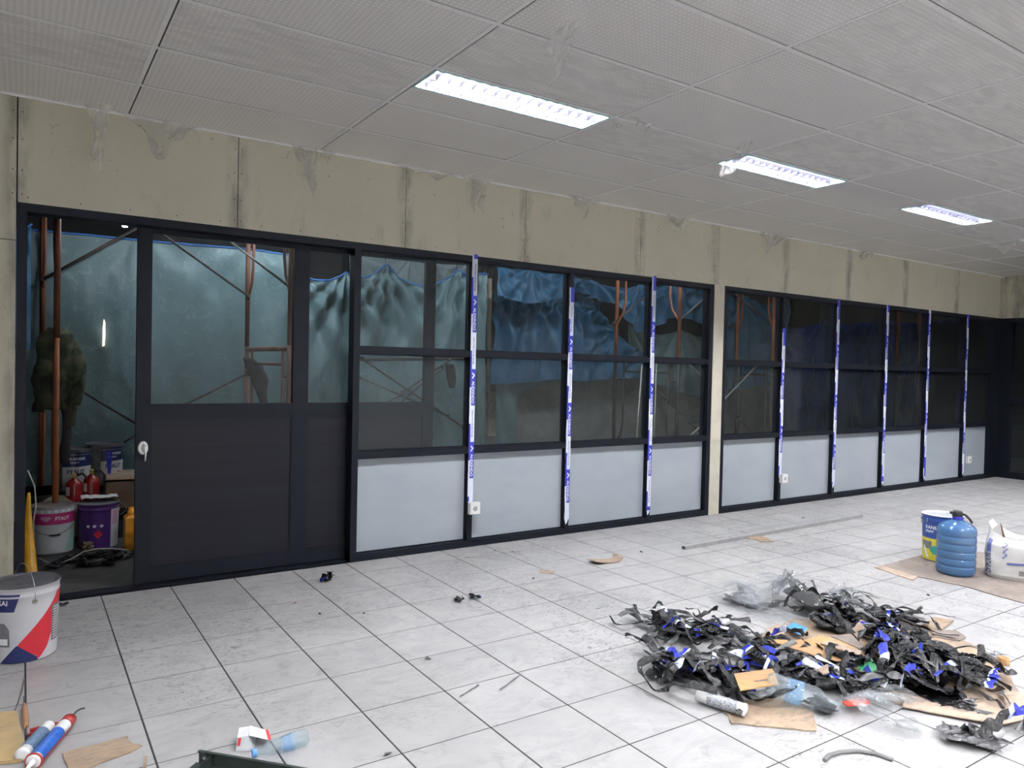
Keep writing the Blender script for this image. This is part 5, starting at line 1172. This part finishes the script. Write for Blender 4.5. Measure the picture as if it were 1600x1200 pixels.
# ================================================================== bottles, tubes, tools
def water_bottle(label, p, q, r0, cap, crush, seed, lab=True):
    """a small drinks bottle lying from p (base) to q (cap)"""
    d = q - p; L = d.length; r = thing('drinks_bottle', label, 'bottle', p); r.rotation_euler = (0, math.acos(max(-1, min(1, d.z / L))), math.atan2(d.y, d.x))
    n = 36; prof = []
    for i in range(n + 1):
        t = i / n; z = L * t
        if t < .05: rr_ = r0 * (.7 + .3 * t / .05)
        elif t < .66: rr_ = r0 * (1 - .05 * (math.sin(t * 55) > .3))
        elif t < .9: k = (t - .66) / .24; rr_ = r0 * (1 - .62 * k * k * (3 - 2 * k))
        else: rr_ = r0 * .38
        prof.append((rr_, z))
    o = MB(); o.lathe(prof, None, 28, wob=lambda a, z: 1 - crush * abs(noise.noise(Vector((math.cos(a) * 1.5, math.sin(a) * 1.5, z * 14 + seed)))) * (1 if z < L * .85 else .1)); o.build('bottle', M['water_bottle'], r)
    o = MB(); o.lathe([(r0 * .43, L * .965), (r0 * .46, L * .97), (r0 * .46, L * 1.04), (r0 * .40, L * 1.05), (.0001, L * 1.05)], None, 20); o.build('cap', M['cap_blue'], r) if cap else None
    if lab:
        o = MB(); o.lathe([(r0 * 1.0, L * .28), (r0 * 1.0, L * .5)], None, 28, closed=True, wob=lambda a, z: 1 - crush * .8 * abs(noise.noise(Vector((math.cos(a) * 1.5, math.sin(a) * 1.5, z * 14 + seed))))); o.build('label', M['bottle_label_blue'], r)
    return r
water_bottle('crushed clear bottle with blue cap at the lower left', F(481, 1150, .034), F(398, 1176, .018), .032, True, .35, 3)
water_bottle('large crushed clear bottle lying across the front of the pile', F(1198, 1066, .09), F(1312, 1106, .035), .055, False, .30, 7)
# juice pack
q = F(388, 1160, 0); r = thing('printed_carton', 'flattened white carton with red edge lettering beside the crushed bottle', 'carton', (q.x, q.y, .002), -.25); mb = MB()
mb.raw([(-.045, -.06, 0), (.02, -.075, 0), (.03, .03, 0), (-.04, .045, 0), (-.04, -.055, .05), (.0, -.065, .055), (.005, .035, .045), (-.035, .045, .04)], [(0, 3, 2, 1), (4, 5, 6, 7), (0, 1, 5, 4), (1, 2, 6, 5), (2, 3, 7, 6), (3, 0, 4, 7)], M['paper_white'])
mb.raw([(.002, -.065, .056), (.085, -.06, .022), (.075, .035, .018), (.006, .036, .047)], [(0, 1, 2, 3)], M['paper_white']); mb.build('carton_body', None, r)
mb = MB(); mb.raw([(.072, -.062, .028), (.085, -.061, .0235), (.075, .035, .0195), (.063, .036, .024)], [(0, 1, 2, 3)], M['print_red']); mb.raw([(-.041, -.061, .02), (-.03, -.063, .02), (-.025, -.064, .05), (-.036, -.062, .05)], [(0, 1, 2, 3)], M['print_red']); mb.build('red_print', None, r)
# spray tube in the pile: sealant cartridge
def cartridge(label, p, q, r0, body, wrap, nozzle=True, group=None):
    d = q - p; L = d.length; r = thing('sealant_cartridge', label, 'cartridge', p, 0, group); r.rotation_euler = (0, math.acos(max(-1, min(1, d.z / L))), math.atan2(d.y, d.x))
    MB().lathe([(.0001, .004), (r0 * .92, .004), (r0 * .96, 0), (r0, .003), (r0, L * .95), (r0 * 1.03, L * .955), (r0 * 1.03, L), (r0 * .5, L), (.0001, L)], None, 28).build('tube', M[body], r)
    mb = MB(); mb.lathe([(r0 + .0008, L * (.24 if nozzle or wrap != 'paper_white' else .08)), (r0 + .0008, L * (.93 if nozzle else .86))], None, 28, closed=True); mb.build('printed_wrap', M[wrap], r)
    if nozzle: MB().lathe([(r0 * .45, L), (r0 * .42, L * 1.05), (r0 * .30, L * 1.08), (r0 * .16, L * 1.35), (.0001, L * 1.35)], None, 16).build('nozzle', M['tube_white'], r)
    return r
cartridge('grey-white printed spray tube at the front left of the pile', F(1090, 1086, .035), F(1165, 1110, .035), .027, 'tube_white', 'spray_print', False)
for (u0, v0, u1, v1, lb) in ((1258, 1034, 1290, 1054, 'left white tube of a pair in the middle of the pile'), (1275, 1030, 1306, 1048, 'right white tube of a pair in the middle of the pile')):
    cartridge(lb, F(u0, v0, .08), F(u1, v1, .07), .022, 'tube_white', 'tube_white', False)
o = MB(); a = F(1200, 1022, .04); b = F(1212, 1020, .075); d = (a - b).normalized()
MB().tube([F(1240, 1005, .05), F(1210, 1021, .055)], .02, None, 16, False).build('pipe_stub', M['hose_grey'], None, label='short dark pipe stub with an open end in the pile', cat='pipe')
cartridge('blue and white cartridge lying loose beside the caulking gun', F(76, 1135, .026), F(34, 1180, .026), .025, 'tube_white', 'tube_slate', False)
# caulking gun holding its cartridge
a, b = F(101, 1133, .030), F(52, 1190, .030); cg = cartridge('blue and white cartridge loaded in the red caulking gun', a, b, .025, 'tube_white', 'tube_blue', True)
g = thing('caulking_gun', 'red caulking gun lying at the lower left', 'caulking gun', (a.x, a.y, 0)); d = (b - a).normalized(); sdv = Vector((-d.y, d.x, 0)); L = (b - a).length; O = Vector((0, 0, .030))
mb = MB(); mb.grid(lambda u, v: O + d * (L * u - .005) + sdv * (.0285 * math.cos(-PI * v)) + Vector((0, 0, .0285 * math.sin(-PI * v))), 12, 10, M['gun_red']); mb.build('cradle', M['gun_red'], g)
mb = MB(); mb.tube([O + d * (L - .004) + (sdv * math.cos(t) + Vector((0, 0, 1)) * math.sin(t)) * .027 for t in [2 * PI * i / 20 for i in range(21)]], .0045, None, 6, False); mb.build('front_ring', M['gun_red'], g)
mb = MB(); mb.box((-.001, -.001, 0), (.001, .001, .001)); mb = MB(); mb.tube([O - d * .004, O - d * .05], .026, None, 16, True, .9); mb.build('rear_cap', M['gun_red'], g)
mb = MB(); mb.tube([O - d * .03 + Vector((0, 0, -.01)), O - d * .045 + sdv * -.05 + Vector((0, 0, -.015)), O - d * .01 + sdv * -.13 + Vector((0, 0, -.018))], [.012, .010, .008], None, 8); mb.build('grip', M['gun_red'], g)
mb = MB(); mb.tube([O - d * .02, O - d * .055 + sdv * -.03 + Vector((0, 0, -.012)), O + d * .03 + sdv * -.12 + Vector((0, 0, -.018))], .006, None, 8); mb.build('trigger', M['gun_red'], g)
mb = MB(); mb.tube([O - d * .04, O - d * .12, O - d * .14 + sdv * .008, O - d * .145 + sdv * .022], .0035, None, 8); mb.build('push_rod', M['rubber'], g)
# awl with wooden handle
a, b = F(38, 1100, .008), F(41, 1136, .012); r = thing('awl', 'wooden-handled awl lying on the floor at the left', 'tool', a); D = b - a
MB().tube([(0, 0, 0), D * .25, D * .7, D], [.006, .011, .012, .008], None, 10).build('handle', M['wood_handle'], r); MB().tube([D, D + (D.normalized() * .085)], .0028, None, 6).build('blade', M['brace_steel'], r); MB().tube([-D.normalized() * .09, (0, 0, 0)], .002, None, 6).build('tip', M['brace_steel'], r)
# dark green bracket / dustpan
a, b = F(312, 1172, .05), F(460, 1197, .05); r = thing('metal_bracket', 'dark green metal angle bracket with a bolt hole at the bottom edge', 'bracket', (a.x, a.y, 0)); D = b - a; Ln = D.length; dn = D.normalized(); nb_ = Vector((dn.y, -dn.x, 0))
mb = MB()
def bx(u0, u1, s0, s1, z0, z1):
    vs = [dn * u + nb_ * s + Vector((0, 0, z)) for z in (z0, z1) for (u, s) in ((u0, s0), (u1, s0), (u1, s1), (u0, s1))]; mb.raw(vs, [(0, 3, 2, 1), (4, 5, 6, 7), (0, 1, 5, 4), (1, 2, 6, 5), (2, 3, 7, 6), (3, 0, 4, 7)], M['scoop_green'])
bx(0, Ln + .1, 0, .004, .0, .052); bx(-.012, Ln + .1, 0, .10, .0, .004); bx(.055, .059, .004, .07, .004, .045); bx(0, Ln + .1, .0, .012, .048, .052); mb.build('angle', None, r)
q = dn * .028 + nb_ * .0045 + Vector((0, 0, .030)); MB().tube([q, q + nb_ * .008], .011, None, 12).build('boss', M['scoop_green'], r); MB().tube([q, q + nb_ * .0085], .006, None, 12).build('bolt_hole', M['steel'], r)
# pale cup to the right of the pile
p = F(1568, 1032, .02); r = thing('paper_roll_end', 'small tan tape roll on the floor right of the pile', 'tape roll', (p.x, p.y, .001)); mb = MB(); mb.lathe([(.012, .0), (.026, 0), (.027, .002), (.027, .034), (.026, .036), (.012, .036), (.012, .002)], None, 24, closed=True); mb.build('roll', M['card_orange'], r)
# litter heap in the doorway
for i, (u, v) in enumerate(((100, 875), (118, 872), (140, 868), (160, 866), (182, 868), (198, 866), (88, 882), (128, 880), (172, 876), (150, 880))):
    folded('doorway_litter', 'dark crumpled film litter on the ground inside the doorway', 'litter', u, v, .20, .14, i, 4, 80 + i, ('black_film', 'grey_film', 'grey_film', 'cloth_dark')[i % 4], .05, 12, 10, group='film litter inside the doorway', z=-.018)
folded('brown_paper', 'brown and white crumpled paper in front of the purple pail', 'paper', 138, 860, .26, .18, .4, 4, 95, 'card_pink', .09, 16, 12, z=-.018)
